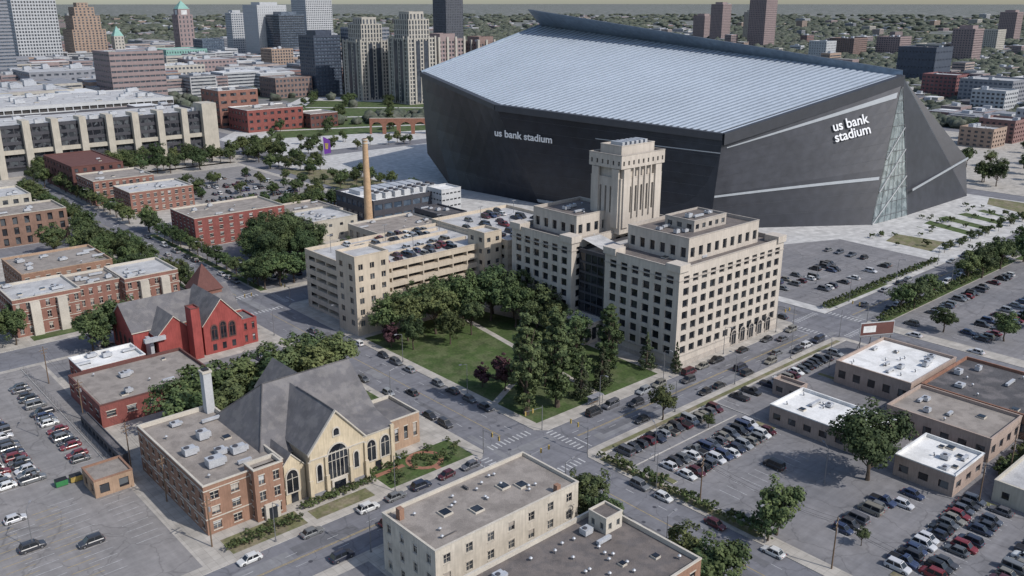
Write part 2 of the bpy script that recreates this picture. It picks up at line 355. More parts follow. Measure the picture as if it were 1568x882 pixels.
    def done(s):
        e=empty(s.name)
        for mb,n in ((s.w,"walls"),(s.g,"windows"),(s.r,"roof"),(s.t,"trim"),(s.u,"rooftop_units")): mb.obj(n,e)
        return e

# ---------------------------------------------------------------- ground, roads, blocks
G=MB();G.poly([(-90000,-90000,0),(90000,-90000,0),(90000,90000,0),(-90000,90000,0)],"soil")
m,nt,b=nodes("far_ground");L=nt.links.new
tc=nt.nodes.new("ShaderNodeTexCoord")
v1=nt.nodes.new("ShaderNodeTexVoronoi");v1.inputs["Scale"].default_value=.022;L(tc.outputs["Object"],v1.inputs["Vector"])
r1=nt.nodes.new("ShaderNodeValToRGB");sx=nt.nodes.new("ShaderNodeSeparateColor");L(v1.outputs["Color"],sx.inputs[0]);L(sx.outputs[0],r1.inputs[0])
cr=r1.color_ramp;cr.interpolation='CONSTANT'
cr.elements[0].color=(.07,.08,.065,1);cr.elements[1].position=.85;cr.elements[1].color=(.23,.225,.22,1)
for p,c in ((.3,(.09,.10,.075,1)),(.5,(.15,.15,.15,1)),(.62,(.075,.085,.065,1)),(.75,(.19,.18,.178,1))):
    e=cr.elements.new(p);e.color=c
nz=nt.nodes.new("ShaderNodeTexNoise");nz.inputs["Scale"].default_value=.02;nz.inputs["Detail"].default_value=9;L(tc.outputs["Object"],nz.inputs["Vector"])
mr=nt.nodes.new("ShaderNodeMapRange");mr.inputs[1].default_value=.3;mr.inputs[2].default_value=.7;mr.inputs[3].default_value=.7;mr.inputs[4].default_value=1.3;L(nz.outputs["Fac"],mr.inputs[0])
vm=nt.nodes.new("ShaderNodeVectorMath");vm.operation='SCALE';L(r1.outputs[0],vm.inputs[0]);L(mr.outputs[0],vm.inputs["Scale"]);L(vm.outputs[0],b.inputs["Base Color"]);b.inputs["Roughness"].default_value=1
MATS["far_ground"]=m
G.ml=["far_ground"];G.obj("ground")

R=MB()
# one asphalt sheet under the central street grid, blocks are raised kerbed slabs on it
R.poly([(-260,-200,.004),(640,-200,.004),(640,276,.004),(-260,276,.004)],"road_asphalt")
R.poly([(-260,276,.004),(170,276,.004),(170,640,.004),(-260,640,.004)],"road_asphalt")
R.poly([(170,276,.004),(640,276,.004),(640,420,.004),(170,420,.004)],"road_asphalt")
random.seed(3)
for i in range(75):
    w,l=random.uniform(1,3.4),random.uniform(3,26);mm=random.choice(["road_patch","road_patch","road_patch_l"])
    z=.0055+.00001*i
    if i%2: x,y=random.uniform(-90,240),random.uniform(-12.4,-1-w);q=(x,y,x+l,y+w)
    else: x,y=random.choice([random.uniform(-15.5,-1-w)]*3+[random.uniform(116.5,131-w)]),random.uniform(-90,255);q=(x,y,x+w,y+l)
    R.poly([(q[0],q[1],z),(q[2],q[1],z),(q[2],q[3],z),(q[0],q[3],z)],mm)
for i in range(24):   # manhole covers
    x,y=(random.uniform(-80,120),random.choice([-4.2,-8.7])) if i%2 else (random.choice([-5,-11]),random.uniform(-60,130))
    R.poly([(x+.45*math.cos(k*.6283),y+.45*math.sin(k*.6283),.0075) for k in range(10)],"darkgrey")
R.obj("road")
random.seed(7)
def block(name,pts,m="sidewalk"):
    B=MB();B.prism(pts,0,.12,"kerb",m);B.obj(name)
def rect(u0,v0,u1,v1,c=2.5):
    return [(u0+c,v0),(u1-c,v0),(u1,v0+c),(u1,v1-c),(u1-c,v1),(u0+c,v1),(u0,v1-c),(u0,v0+c)]
for r in [(-132,.5,-16,130),(0,.5,116,130),(-132,-138,-16,-13),(0,-138,116,-13),(132,-138,372,-13),
          (-132,146,-16,262),(0,146,116,262),(-132,278,-16,400),(0,278,116,420)]:
    block("pavement",rect(*r))
block("pavement",[(132,.5),(372,.5),(372,400),(132,400)],"plaza_conc")
block("pavement",[(-132,416),(130,416),(130,600),(-132,600)])
block("pavement",[(388,-138),(620,-138),(620,300),(388,300)])

S=MB()
Z=.124
def sheet(u0,v0,u1,v1,m,z=Z): S.poly([(u0,v0,z),(u1,v0,z),(u1,v1,z),(u0,v1,z)],m)
def sheetp(pts,m,z=Z): S.poly([(*p,z) for p in pts],m)
# car parks
sheet(4,-120,114,-17,"lot_asphalt");sheet(-130,48,-84,128,"old_lot");sheet(-130,3,-84,48,"old_lot");sheet(-84,53,-79,128,"old_lot")
sheet(-130,-110,-60,-16,"lot_asphalt")
sheetp([(137,5),(225,5),(228,48),(196,62),(137,46)],"lot_asphalt")
sheet(138,-130,250,-18,"lot_asphalt")
sheet(-78,114.5,-58,128,"lot_asphalt");sheet(-46,60,-20,98,"lot_asphalt")
sheet(-130,180,-78,258,"lot_asphalt");sheet(4,150,50,222,"lot_asphalt")
sheet(46,282,112,400,"old_lot");sheet(-128,310,-20,398,"lot_asphalt");sheet(50,252,112,260,"old_lot")
S.obj("car_park")
S=MB()
sheetp([(3,5),(50,5),(52,60),(46,84),(3,84)],"grass")
sheet(-42,3,-19,13,"grass");sheet(-60,3,-46,7,"dry_grass");sheet(-78,3,-62,9,"dry_grass");sheet(-34,30,-18,56,"grass")
sheet(-44,56,-18,60,"dry_grass");sheet(1.2,-60,3.2,-18,"dry_grass");sheet(4.5,-16.4,112,-15,"dry_grass")
sheet(0.8,150,3.5,260,"grass");sheet(-19,150,-17.2,260,"grass");sheet(60,150,112,162,"grass");sheet(-75,150,-20,155,"grass")
sheetp([(138,2),(180,2),(180,4.2),(138,4.2)],"grass")
sheetp([(134,262),(150,272),(150,350),(124,372),(121,300)],"dry_grass");sheet(-18,282,-17,390,"grass")
sheetp([(238,12),(258,15),(256,36),(240,33)],"dry_grass")
sheetp([(272,14),(326,12),(338,30),(300,38),(276,36)],"grass")
sheetp([(340,6),(370,6),(370,40),(352,34)],"dry_grass")
sheet(138,-17.6,250,-15,"grass");sheet(252,-130,368,-16,"grass")
sheet(-57,49,-46,56,"grass")
S.obj("grass")
S=MB()
for a in (0,1,2,3): sheetp([(268+a*16,10),(277+a*16,10),(262+a*16+26,45),(254+a*16+26,45)],"plaza_conc",.128+.0002*a)
for k in range(24):
    p,q=2*math.pi*k/24,2*math.pi*(k+1)/24;c=(-29,8.5)
    S.poly([(c[0]+3.2*math.cos(p),c[1]+3.2*math.sin(p),.129),(c[0]+4.4*math.cos(p),c[1]+4.4*math.sin(p),.129),(c[0]+4.4*math.cos(q),c[1]+4.4*math.sin(q),.129),(c[0]+3.2*math.cos(q),c[1]+3.2*math.sin(q),.129)],"brick_path")
sheet(-42,9,-34,10.3,"brick_path",.1285);sheet(-29.6,3,-28.2,5,"brick_path",.1285)
sheetp([(3,20),(52,46),(52,48),(3,22)],"sidewalk",.128);sheetp([(26,5),(28,5),(40,84),(38,84)],"sidewalk",.131)
S.obj("path")
S=MB()
for (x0,y0,x1,y1) in ((4.5,-25.6,44,-25.4),(46,-17.4,46.2,-31),(4,-17.2,114,-17.0),(-84.2,53,-84,128),(3.9,-60,4.1,-17)):
    S.box(x0,y0,.12,x1,y1,.30,"kerb")
for (x,y) in ((6,-33.7),(44.5,-33.7),(10,-85.7),(48,-85.7),(84,-28)): S.box(x-1,y-2.6,.12,x+.6,y+2.6,.28,"kerb","dry_grass")
S.obj("kerb_island")

# painted markings
K=MB();zk=.010
def mk(u0,v0,u1,v1,m="paint_white",z=zk): K.poly([(u0,v0,z),(u1,v0,z),(u1,v1,z),(u0,v1,z)],m)
for (a,b_) in ((-130,-17),(1,115),(133,371)):
    x=a+5
    while x<b_-6:
        for vv in (-4.4,-8.4): mk(x,vv-.06,x+2.4,vv+.06)
        x+=9
    mk(a+5,-6.55,b_-5,-6.45,"paint_yellow");mk(a+5,-6.25,b_-5,-6.15,"paint_yellow")
for (a,b_) in ((-137,-14),(2,129),(147,261),(279,399)):
    y=a+5
    while y<b_-6:
        for uu in (-12,-4): mk(uu-.06,y,uu+.06,y+2.4)
        y+=9
    mk(-8.12,a+4,-8,b_-4,"paint_yellow");mk(123.9,a+4,124.02,b_-4,"paint_yellow")
for cu in (-8,124):
    for cv in (-6.3,138):
        for k in range(10):
            o=-6.2+k*1.33
            mk(cu+o,cv+8,cu+o+.4,cv+10.3);mk(cu+o,cv-10.3,cu+o+.4,cv-8)
            if abs(o)<6: mk(cu+9.2,cv+o,cu+11.4,cv+o+.4);mk(cu-11.4,cv+o,cu-9.2,cv+o+.4)
        mk(cu+12.6,cv-6,cu+12.9,cv);mk(cu-12.9,cv,cu-12.6,cv+6)
K.obj("road_marking")
K=MB()
def stalls(u0,v0,n,sp,ln,ang,z=.128,m="paint_white"):
    """n+1 stall lines spaced sp along direction ang, each ln long"""
    c,s_=math.cos(ang),math.sin(ang)
    for i in range(n+1):
        x,y=u0+c*sp*i,v0+s_*sp*i;px,py=-s_*ln,c*ln;w=.05
        K.poly([(x-c*w,y-s_*w,z),(x+c*w,y+s_*w,z),(x+c*w+px,y+s_*w+py,z),(x-c*w+px,y-s_*w+py,z)],m)

# ---------------------------------------------------------------- cars
def carmesh(name,Ln,Wd,H,hood,rear,pickup=False,van=False):
    M=MB();w=Wd/2;x0,x1=-Ln/2,Ln/2;zb=.22;zs=H*.56;r=.33
    sec=[(x0,w*.84,.36,zs*.82),(x0+.18,w*.95,zb,zs*.95),(x0+rear*.9,w,zb,zs),(x1-hood,w,zb,zs),(x1-.45,w*.97,zb,zs*.86),(x1-.12,w*.88,zb,zs*.74),(x1,w*.76,.36,zs*.62)]
    def ring(s): x,hw,a,b=s;return [(x,-hw,a),(x,-hw,b-.14),(x,-hw*.9,b),(x,hw*.9,b),(x,hw,b-.14),(x,hw,a)]
    rs=[ring(s) for s in sec]
    for i in range(len(rs)-1):
        for k in range(5): M.poly([rs[i][k],rs[i+1][k],rs[i+1][k+1],rs[i][k+1]],"car_paint")
        M.poly([rs[i][5],rs[i+1][5],rs[i+1][0],rs[i][0]],"black_part")
    M.poly(rs[0],"car_paint");M.poly(list(reversed(rs[-1])),"car_paint")
    xa=x0+(.12 if van else rear*.55);xb=x1-hood+.1
    if pickup: xa=x0+Ln*.42
    ta=xa+(.12 if van else .45);tb=xb-(.75 if not van else .6)
    bw,tw=w*.88,w*.72
    bot=[(xa,-bw,zs-.03),(xb,-bw,zs-.03),(xb,bw,zs-.03),(xa,bw,zs-.03)]
    top=[(ta,-tw,H),(tb,-tw,H),(tb,tw,H),(ta,tw,H)]
    for i in range(4):
        j=(i+1)%4;a,b,c,d=[Vector(q) for q in (bot[i],bot[j],top[j],top[i])]
        M.poly([a,b,c,d],"car_glass")
        n=(b-a).cross(d-a).normalized()*.02
        def pt(s,t): return (a.lerp(b,s)).lerp(d.lerp(c,s),t)+n
        M.poly([pt(0,.86),pt(1,.86),pt(1,1),pt(0,1)],"car_paint")
        for s0,s1 in ((0,.05),(.95,1)): M.poly([pt(s0,0),pt(s1,0),pt(s1,.86),pt(s0,.86)],"car_paint")
        if i in (0,2): M.poly([pt(.47,0),pt(.52,0),pt(.52,.86),pt(.47,.86)],"car_paint")
    M.poly([(ta,-tw,H+.02),(tb,-tw,H+.02),(tb-.08,0,H+.06),(ta+.05,0,H+.06)],"car_paint");M.poly([(ta+.05,0,H+.06),(tb-.08,0,H+.06),(tb,tw,H+.02),(ta,tw,H+.02)],"car_paint")
    if pickup:
        M.poly([(x0+.15,-w*.8,zs+.012),(xa-.1,-w*.8,zs+.012),(xa-.1,w*.8,zs+.012),(x0+.15,w*.8,zs+.012)],"black_part")
    for wx in (x0+Ln*.19,x1-Ln*.19):
        for sgn in (-1,1):
            y=sgn*(w-.1)
            M.tube((wx,y-.11,r),(wx,y+.11,r),r,r,"tyre",12)
            for rr,mm,o in ((r,"tyre",.112),(r*.6,"steel",.12)):
                M.poly([(wx+rr*math.cos(a*math.pi/6),y+sgn*o,r+rr*math.sin(a*math.pi/6)) for a in range(12)],mm)
    for sgn in (-1,1):
        M.box(x1-.10,sgn*w*.5,.52,x1-.02,sgn*w*.74,.68,"lamp_lens");M.box(x0+.02,sgn*w*.58,.62,x0-.02,sgn*w*.82,.8,"tail_lens")
        M.box(xb-.55,sgn*w,zs-.02,xb-.35,sgn*(w+.16),zs+.12,"car_paint")
    return M.mesh(name)
CARS=[carmesh("sedan",4.7,1.84,1.46,1.25,1.05),carmesh("hatch",4.2,1.8,1.5,1.05,.4),carmesh("suv",4.75,1.95,1.75,1.15,.3),carmesh("pickup",5.5,2.0,1.85,1.3,.5,pickup=True),carmesh("van",5.1,2.0,1.95,.95,.2,van=True)]
CC=[(.48,.48,.49),(.55,.55,.54),(.24,.25,.26),(.14,.145,.15),(.05,.05,.055),(.03,.03,.035),(.025,.03,.05),(.035,.05,.10),(.16,.022,.025),(.07,.015,.02),(.10,.10,.11),(.02,.02,.022),(.18,.17,.145),(.62,.62,.60),(.07,.08,.10),(.03,.03,.032),(.09,.095,.10),(.04,.042,.05)]
def car(u,v,ang,z=.13,col=None,kind=None):
    o=bpy.data.objects.new("parked_car",CARS[kind if kind is not None else random.choices(range(5),[5,3,4,1,1])[0]])
    o.location=(u+random.uniform(-.2,.2),v+random.uniform(-.3,.3),z);o.rotation_euler=(0,0,ang+random.uniform(-.04,.04)+random.choice([0,math.pi]))
    o.color=(*(col or random.choice(CC)),1);COL.objects.link(o)
def row(u0,v0,ang,n,fill=.85,sp=2.65,stall=True,rot=math.pi/2,z=.13):
    c,s_=math.cos(ang),math.sin(ang)
    if stall: stalls(u0-c*sp/2+s_*2.6,v0-s_*sp/2-c*2.6,n,sp,5.2,ang)
    for i in range(n):
        if random.random()<fill: car(u0+c*sp*i,v0+s_*sp*i,ang+rot,z)
def kerbrow(u0,v0,u1,v1,fill):
    L_=math.hypot(u1-u0,v1-v0);n=int(L_/6.2);a=math.atan2(v1-v0,u1-u0)
    for i in range(n):
        if random.random()<fill: car(u0+(u1-u0)*(i+.5)/n,v0+(v1-v0)*(i+.5)/n,a,.008)
kerbrow(-80,-.8,-20,-.8,.7);kerbrow(8,-.8,112,-.8,.65);kerbrow(-125,-11.8,-60,-11.8,.2);kerbrow(-58,-11.8,-24,-11.8,.6);kerbrow(14,-11.8,110,-11.8,.7)
kerbrow(-1.2,10,-1.2,84,.8);kerbrow(-14.8,16,-14.8,60,.35);kerbrow(-14.8,-70,-14.8,-25,.3);kerbrow(-1.2,-75,-1.2,-22,.25)
kerbrow(-14.8,150,-14.8,258,.5);kerbrow(-1.2,150,-1.2,258,.4);kerbrow(-75,131.5,-25,131.5,.6);kerbrow(5,131.5,60,131.5,.4);kerbrow(-14.8,285,-14.8,390,.4)
kerbrow(136,-.8,250,-.8,.25);kerbrow(133.5,-70,133.5,-20,.4);kerbrow(136,-11.8,240,-11.8,.3);kerbrow(117.5,5,117.5,100,.5)
for u,v,a in ((30,-4,0),(70,-9,0),(-10,40,1.57),(-50,-8,0),(150,-4,0),(100,-3.5,0),(-6,100,1.57),(180,-9,0),(-6,220,1.57),(88,-9,0),(52,-4,0)): car(u,v,a,.008)
# right-hand car park
row(8,-20,0,14,.93);row(10,-31,0,13,.95);row(10,-36.4,0,13,.93);row(48,-20,0,6,.6);row(66,-21,0,14,.75)
row(12,-47,0,10,.3)
row(16,-70,0,7,.9);row(12,-83,0,14,.95);row(12,-88.4,0,14,.9);row(14,-98,0,12,.9);row(16,-103.4,0,12,.9)
row(34,-73.5,0,4,.8);row(63,-55,-math.pi/2,4,.5)
row(63.5,-34,-math.pi/2,6,.7,stall=False)
# left car parks
for uu in (-88,-99,-104.4,-114): row(uu,58,math.pi/2,22,.85)
row(-88,20,math.pi/2,9,.12);row(-97,14,math.pi/2,12,.1,);row(-106,14,math.pi/2,12,.2)
stalls(-98,14,11,2.65,5,math.pi/2,.1285,"paint_yellow");stalls(-107,14,11,2.65,5,math.pi/2,.1285,"paint_yellow")
row(-70,118,0,5,.5,stall=False)
# far car parks
row(142,40,0,10,.3);row(142,30,0,18,.45);row(142,24.6,0,18,.4);row(150,14,0,22,.3);row(206,20,math.pi/2,9,.3)
for vv in (-24,-40,-45.4,-61,-66.4,-84): row(143,vv,0,32,.5)
for vv in (160,175,180.4): row(8,vv,0,12,.45,stall=False)
row(28,210,0,7,.4,stall=False)
for vv in (288,303,308.4,324,340,345,365): row(50,vv,0,20,.6)
for uu in (-100,-112): row(uu,186,math.pi/2,20,.6)
row(-40,72,0,7,.6);row(-40,90,0,7,.6)
for vv in (316,330,350,366): row(-110,vv,0,30,.5,stall=False)
K.obj("parking_stall_marking")

# ---------------------------------------------------------------- church (cream gable + brick wing)
C=Bldg("church")
C.block(-79,12,-62,47,11,"orange_brick","roof_gravel",cu=4,cv=10,rows=3,fw=.40,fh=.5,cop="trim_stone",mull=1,par=.9,sill="trim_stone")
C.t.box(-79.12,11.88,3.5,-61.95,47,3.72,"trim_stone");C.t.box(-79.1,11.9,9.75,-62,47,9.95,"trim_stone")
for x,y in ((-73,20),(-70,24),(-75,28),(-67,22),(-70,33)): hvac(C.u,x,y,10.1,1.4,0)
for x,y in ((-66,30),(-76,16),(-65,40),(-72,43),(-76,38),(-68,17)): hvac(C.u,x,y,10.1,1.0)
C.block(-69.5,9.8,-63.2,14,11.8,"orange_brick","roof_gravel",cu=2,cv=1,rows=3,fw=.4,fh=.55,cop="trim_stone",mull=1,sill="trim_stone")
C.t.box(-68,9.0,.12,-64.8,9.75,3.6,"trim_stone");C.g.poly([(-67.3,8.98,.15),(-65.5,8.98,.15),(-65.5,8.98,2.9),(-67.3,8.98,2.9)],"glass_dark")
# nave with big front gable
C.gable(-57,10,-44,30,11,18.6,'v',"cream_brick","shingle",ends=(1,0))
# crossing roof: ridge along u, hipped at the left end, gabled at the right
C.walls(-64,18,-35,42,.12,9,"cream_brick")
o_=.4;c_=30.5
k0=(-64.6,17.4,8.6);k1=(-34.4,17.4,8.6);k2=(-34.4,43.2,8.6);k3=(-64.6,43.2,8.6);ra=(-56.5,c_,19.6);rb=(-34.4,c_,19.6)
C.slab([k0,k1,rb,ra],"shingle");C.slab([ra,rb,k2,k3],"shingle");C.slab([k0,ra,k3],"shingle")
C.w.poly([(-35,18,9),(-35,42,9),(-35,c_,19.4)],"cream_brick")
for a,b2 in ((k0,ra),(k3,ra),(ra,rb)): C.r.tube(V_ if False else (a[0],a[1],a[2]+.32),(b2[0],b2[1],b2[2]+.32),.16,.16,"roof_dark",5)
C.r.tube((-50.5,9.8,18.95),(-50.5,26,18.95),.16,.16,"roof_dark",5)
C.gable(-51,30,-41,46,12.5,18.2,'v',"shingle","shingle",walls=False)
C.gable(-63.2,12,-57.3,24,8,11.3,'v',"cream_brick","shingle",over=.25,ends=(1,0))
C.block(-43.7,11.5,-35.2,18.5,9.6,"cream_brick","shingle",cop="trim_stone",par=.3)
C.slab([(-43.9,11.3,9.7),(-35,11.3,9.7),(-35,19.5,11.2),(-43.9,19.5,11.2)],"shingle",.2)
C.block(-35.0,16.5,-24.5,29,8.0,"tan_brick","shingle",cu=4,cv=3,rows=1,fw=.4,fh=.6,cop="trim_stone",zw0=1,zw1=.6,sill="trim_stone")
C.archwin((-50.5,10),3.4,4.8,4.2,'-v',bars=4);C.archwin((-55.0,10),4.0,1.1,3.0,'-v',bars=0);C.archwin((-46.0,10),4.0,1.1,3.0,'-v',bars=0)
C.archwin((-50.5,10),13.2,1.3,1.0,'-v',bars=0,pointed=False)
C.archwin((-60.3,12),2.6,2.6,3.2,'-v',bars=1)
C.archwin((-41.2,11.5),3.2,2.2,3.4,'-v',bars=1);C.archwin((-37.6,11.5),3.2,2.2,3.4,'-v',bars=1)
for x in (-57.3,-53.4,-47.6,-43.7): 
    C.t.box(x-.4,9.2,.12,x+.4,10,5,"cream_brick","trim_stone");C.t.box(x-.32,9.5,5,x+.32,10,9.2,"cream_brick","trim_stone")
C.t.box(-57.6,9.75,.12,-43.4,10,1.4,"midgrey")
C.t.box(-57.2,9.85,9.3,-43.8,10,9.55,"trim_stone")
for x,y,w in ((-50.5,9.48,1.4),(-60,11.9,.8),(-39.5,11.4,.8)): C.g.poly([(x-w,y,.13),(x+w,y,.13),(x+w,y,2.7),(x-w,y,2.7)],"glass_dark")
C.t.box(-52.4,9.52,.12,-48.6,9.95,3.2,"trim_stone")
for i in range(5): C.t.box(-53-.1*i,9-(.35*i)-.35,.12,-48+.1*i,9.4-(.35*i),.9-.16*i,"sidewalk")
C.t.box(-36.2,11,.12,-35.3,11.5,10.4,"cream_brick")
C.t.box(-64.2,44,.12,-62.3,46,20,"ltgrey");C.t.box(-64.4,43.8,20,-62.1,46.2,20.5,"trim_stone");C.t.box(-63.9,44.3,20.5,-62.6,45.7,20.9,"black_part")
for s1 in (-1,1):
    a=Vector((-50.5,9.55,19.2));b2=Vector((-50.5+s1*7.1,9.55,10.9))
    C.t.poly([a,b2,b2+Vector((0,.55,0)),a+Vector((0,.55,0))],"trim_stone");C.t.poly([a,b2,b2-Vector((0,0,.45)),a-Vector((0,0,.45))],"trim_stone")
C.done()

# pale block in the foreground
P=Bldg("apartment_block")
P.block(-59,-36,-24.5,-20.0,12,"cream_paint","roof_gravel",cu=7,cv=4,rows=3,fw=.30,fh=.5,cop="trim_stone",par=.6,mull=1,sill="trim_stone")
for x,y in ((-50,-27),(-45,-30),(-36,-27),(-33,-29)):
    P.u.box(x-1.1,y-1.1,11.4,x+1.1,y+1.1,11.75,"trim_stone");P.u.box(x-.9,y-.9,11.75,x+.9,y+.9,11.85,"glass_dark")
for i in range(16): hvac(P.u,random.uniform(-56,-27),random.uniform(-34,-22),11.4,.8,1)
P.u.box(-42,-23.5,11.4,-41.6,-22,11.9,"roof_dark");P.u.box(-55,-33,11.4,-52,-32.8,11.6,"roof_dark")
P.t.box(-57.6,-23.6,11,-56.6,-22.4,13.6,"orange_brick");P.t.box(-30,-35.7,11,-29,-34.7,13,"orange_brick")
P.done()
P=Bldg("brick_building")
P.block(-62,-67,-27,-44.5,12,"orange_brick","roof_brown",cu=8,cv=5,rows=3,fw=.35,fh=.5,cop="trim_stone",par=.8,n=9,sill="trim_stone")
P.block(-33,-51,-28.8,-46.8,14.4,"trim_stone","roof_brown",cu=2,cv=2,rows=1,z0=11.2,fw=.4,fh=.5,par=.3,zw1=.3,pt=.2)
for i in range(26): hvac(P.u,random.uniform(-58,-36),random.uniform(-65,-47),11.2,.8,1)
P.done()
P=Bldg("garage_hut");P.block(-91,41,-83,49,4.2,"tan_brick","roof_gravel",cu=2,cv=2,rows=1,fw=.5,fh=.6,cop="orange_brick",par=.3,zw1=.2).done()
P=Bldg("covered_walkway");P.block(-82.4,51,-80.6,79,3.2,"darkgrey","roof_dark",cv=10,rows=1,fw=.7,fh=.4,par=.2,pt=.15).done()

# red church
C=Bldg("red_church")
C.gable(-57,113,-24,131,8.6,15.2,'u',"red_paint","shingle")
C.gable(-40,103,-28,122,9.5,16.5,'v',"red_paint","shingle")
C.gable(-52,107,-42,122,8,13,'v',"red_paint","shingle")
C.block(-28,103.5,-23,112.6,8.2,"red_paint","shingle",cu=2,cv=2,rows=2,fw=.35,fh=.5,par=.4,sill="dark_red")
C.block(-43.6,101.8,-41,106,15.8,"red_paint","red_paint",par=.3,pt=.2,cop="dark_red")
C.block(-34.5,119,-26.5,127,14.5,"red_brick","shingle",cu=3,cv=3,rows=1,z0=9,fw=.5,fh=.6,par=.3)
q=[(-35,118.5),(-26,118.5),(-26,127.5),(-35,127.5)];ap=(-30.5,123,22.5)
for i in range(4): C.r.poly([(*q[i],14.6),(*q[(i+1)%4],14.6),ap],"dark_red")
for x,h0 in ((-36.8,3.2),(-34,3.8),(-31.2,3.2)): C.archwin((x,103),4.4,1.7,h0,'-v',frame="dark_red",bars=1)
for x in (-37,-34,-31): C.g.poly([(x-.6,102.96,1),(x+.6,102.96,1),(x+.6,102.96,3),(x-.6,102.96,3)],"glass_dark")
for y in (116,120,124,128): C.archwin((y,-57),2.2,1.4,2.8,'-u',frame="dark_red",bars=0)
for y in (110,113.5): C.archwin((y,-52.0),2.2,1.3,2.6,'-u',frame="dark_red",bars=0)
C.u.box(-54,108,.12,-53,112,.12+7,"metal_unit");C.u.box(-56,106,7,-50,107.2,8.2,"metal_unit")
C.done()
Bldg("red_shop").block(-75,101,-58,112.5,6,"maroon_brick","roof_white",cu=4,cv=3,rows=1,fw=.5,fh=.4,n=4,cop="roof_white",sill="trim_stone").done()
Bldg("red_warehouse").block(-79,74,-49,99,6.2,"maroon_brick","roof_gravel",cu=6,cv=5,rows=1,fw=.45,fh=.35,n=9,cop="dark_red",zw0=1.2,sill="trim_stone").done()
# left brick apartments
A=Bldg("brick_apartments")
kw=dict(rows=3,fw=.40,fh=.52,cop="trim_stone",mull=1,sill="trim_stone")
A.block(-78,156,-58,176,12.5,"red_brick","roof_light",cu=7,cv=7,n=8,**kw)
A.block(-58,160,-44,176,12,"red_brick","roof_gravel",cu=5,cv=0,n=6,**kw)
A.block(-44,156,-26,176,12.5,"red_brick","roof_light",cu=6,cv=7,n=6,**kw)
for z in (4.05,8.05,11.0): A.t.box(-78.1,155.9,z,-57.95,176,z+.22,"trim_stone");A.t.box(-44.05,155.9,z,-25.9,176,z+.22,"trim_stone")
for x in (-72,-64,-38,-31): A.t.box(x-1.4,154.4,.12,x+1.4,155.85,11,"trim_stone")
A.done()
def B(name,*a,**k): Bldg(name).block(*a,**k).done()
B("brick_building",-68,186,-38,213,12,"orange_brick","roof_gravel",cu=9,cv=8,rows=3,fw=.4,fh=.5,cop="tan_brick",n=14,sill="trim_stone")
B("brick_building",-78,270+8,-27,300,14,"brown_brick","roof_gravel",cu=11,cv=6,rows=3,fw=.42,fh=.72,cop="beige",n=9,dep=.6)
B("brick_building",-60,305,-34,330,17,"beige","roof_light",cu=6,cv=5,rows=4,fw=.5,fh=.5,n=6)
B("brick_school",3,338,34,366,13,"red_brick","roof_gravel",cu=9,cv=7,rows=3,fw=.5,fh=.6,cop="trim_stone",n=6,sill="trim_stone")
B("brick_school",3,372,30,425,16,"dark_red","dark_red",cu=6,cv=9,rows=4,fw=.4,fh=.5,n=2,par=.4)
B("brick_apartments",10,306,42,330,11,"red_brick","roof_light",cu=9,cv=7,rows=3,fw=.42,fh=.5,cop="trim_stone",n=12,sill="trim_stone")
B("red_brick_building",8,223,50,249,13,"maroon_brick","roof_gravel",cu=9,cv=6,rows=4,fw=.34,fh=.45,cop="trim_stone",n=9,sill="trim_stone")
B("cream_workshop",50,197,72,222,9.5,"beige","roof_light",cu=4,cv=4,rows=2,fw=.3,fh=.3,n=7)
B("cream_workshop",56,222.4,80,250,7,"stone","roof_gravel",cu=4,cv=4,rows=1,fw=.4,fh=.4,n=6)
D=Bldg("power_plant")
D.block(88,208,132,242,11.5,"darkgrey","roof_white",cu=8,cv=7,rows=2,fw=.8,fh=.5,n=6,glass="glass_blue")
D.block(122,200,134,212,13.5,"ltgrey","roof_white",cu=5,cv=5,rows=4,fw=.7,fh=.25)
for i in range(7):
    D.u.box(92+i*5.5,212,10.8,95.5+i*5.5,220,13.6,"ltgrey","roof_white");D.u.cyl(93.7+i*5.5,214,13.6,14.5,1.2,1.2,"darkgrey");D.u.cyl(93.7+i*5.5,218,13.6,14.5,1.2,1.2,"darkgrey")
    D.u.box(92+i*5.5,226,10.8,96.5+i*5.5,236,12.8,"metal_unit")
D.done()
D=Bldg("boiler_house")
D.block(64,160,98,192,7.5,"beige","roof_gravel",cu=7,cv=6,rows=1,fw=.5,fh=.5,n=10,cop="trim_stone")
D.block(98.4,168,112,190,10,"darkgrey","roof_dark",cu=4,cv=5,rows=2,fw=.6,fh=.5,n=4)
D.done()
T=MB();T.cyl(78,197,3,43,2.0,1.15,"stack_brick",20)
for z,r in ((42.2,1.45),(40.8,1.3),(6,2.15)): T.cyl(78,197,z,z+.6,r,r,"trim_stone",20)
T.cyl(78,197,.12,3,2.6,2.5,"stack_brick",20);T.cyl(78,197,43,43.1,.9,.9,"black_part",16);T.obj("brick_smokestack")

# ---------------------------------------------------------------- parking garage
Gr=Bldg("parking_garage")
def gar(u0,v0,u1,v1,h,rows,cu,cv,**k):
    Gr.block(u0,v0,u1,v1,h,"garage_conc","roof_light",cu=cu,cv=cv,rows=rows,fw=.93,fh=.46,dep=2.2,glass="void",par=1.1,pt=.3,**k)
gar(6,90,62,124,20.5,6,9,5)
gar(62,83,100,127,21.5,6,6,6)
Gr.block(2.5,86.5,15,97.5,26,"garage_conc","roof_light",cu=3,cv=2,rows=6,fw=.38,fh=.5,par=.8,glass="glass",mull=1,zw0=2,zw1=1)
Gr.block(54,86,61.8,95,25,"garage_conc","roof_light",cu=2,cv=2,rows=6,fw=.4,fh=.4,par=.8)
for v in (101,112,118): Gr.r.box(20,v,19.42,58,v+.35,20.5,"garage_conc")
Gr.r.poly([(20,106,19.45),(50,106,16.6),(50,111,16.6),(20,111,19.45)],"roof_dark")
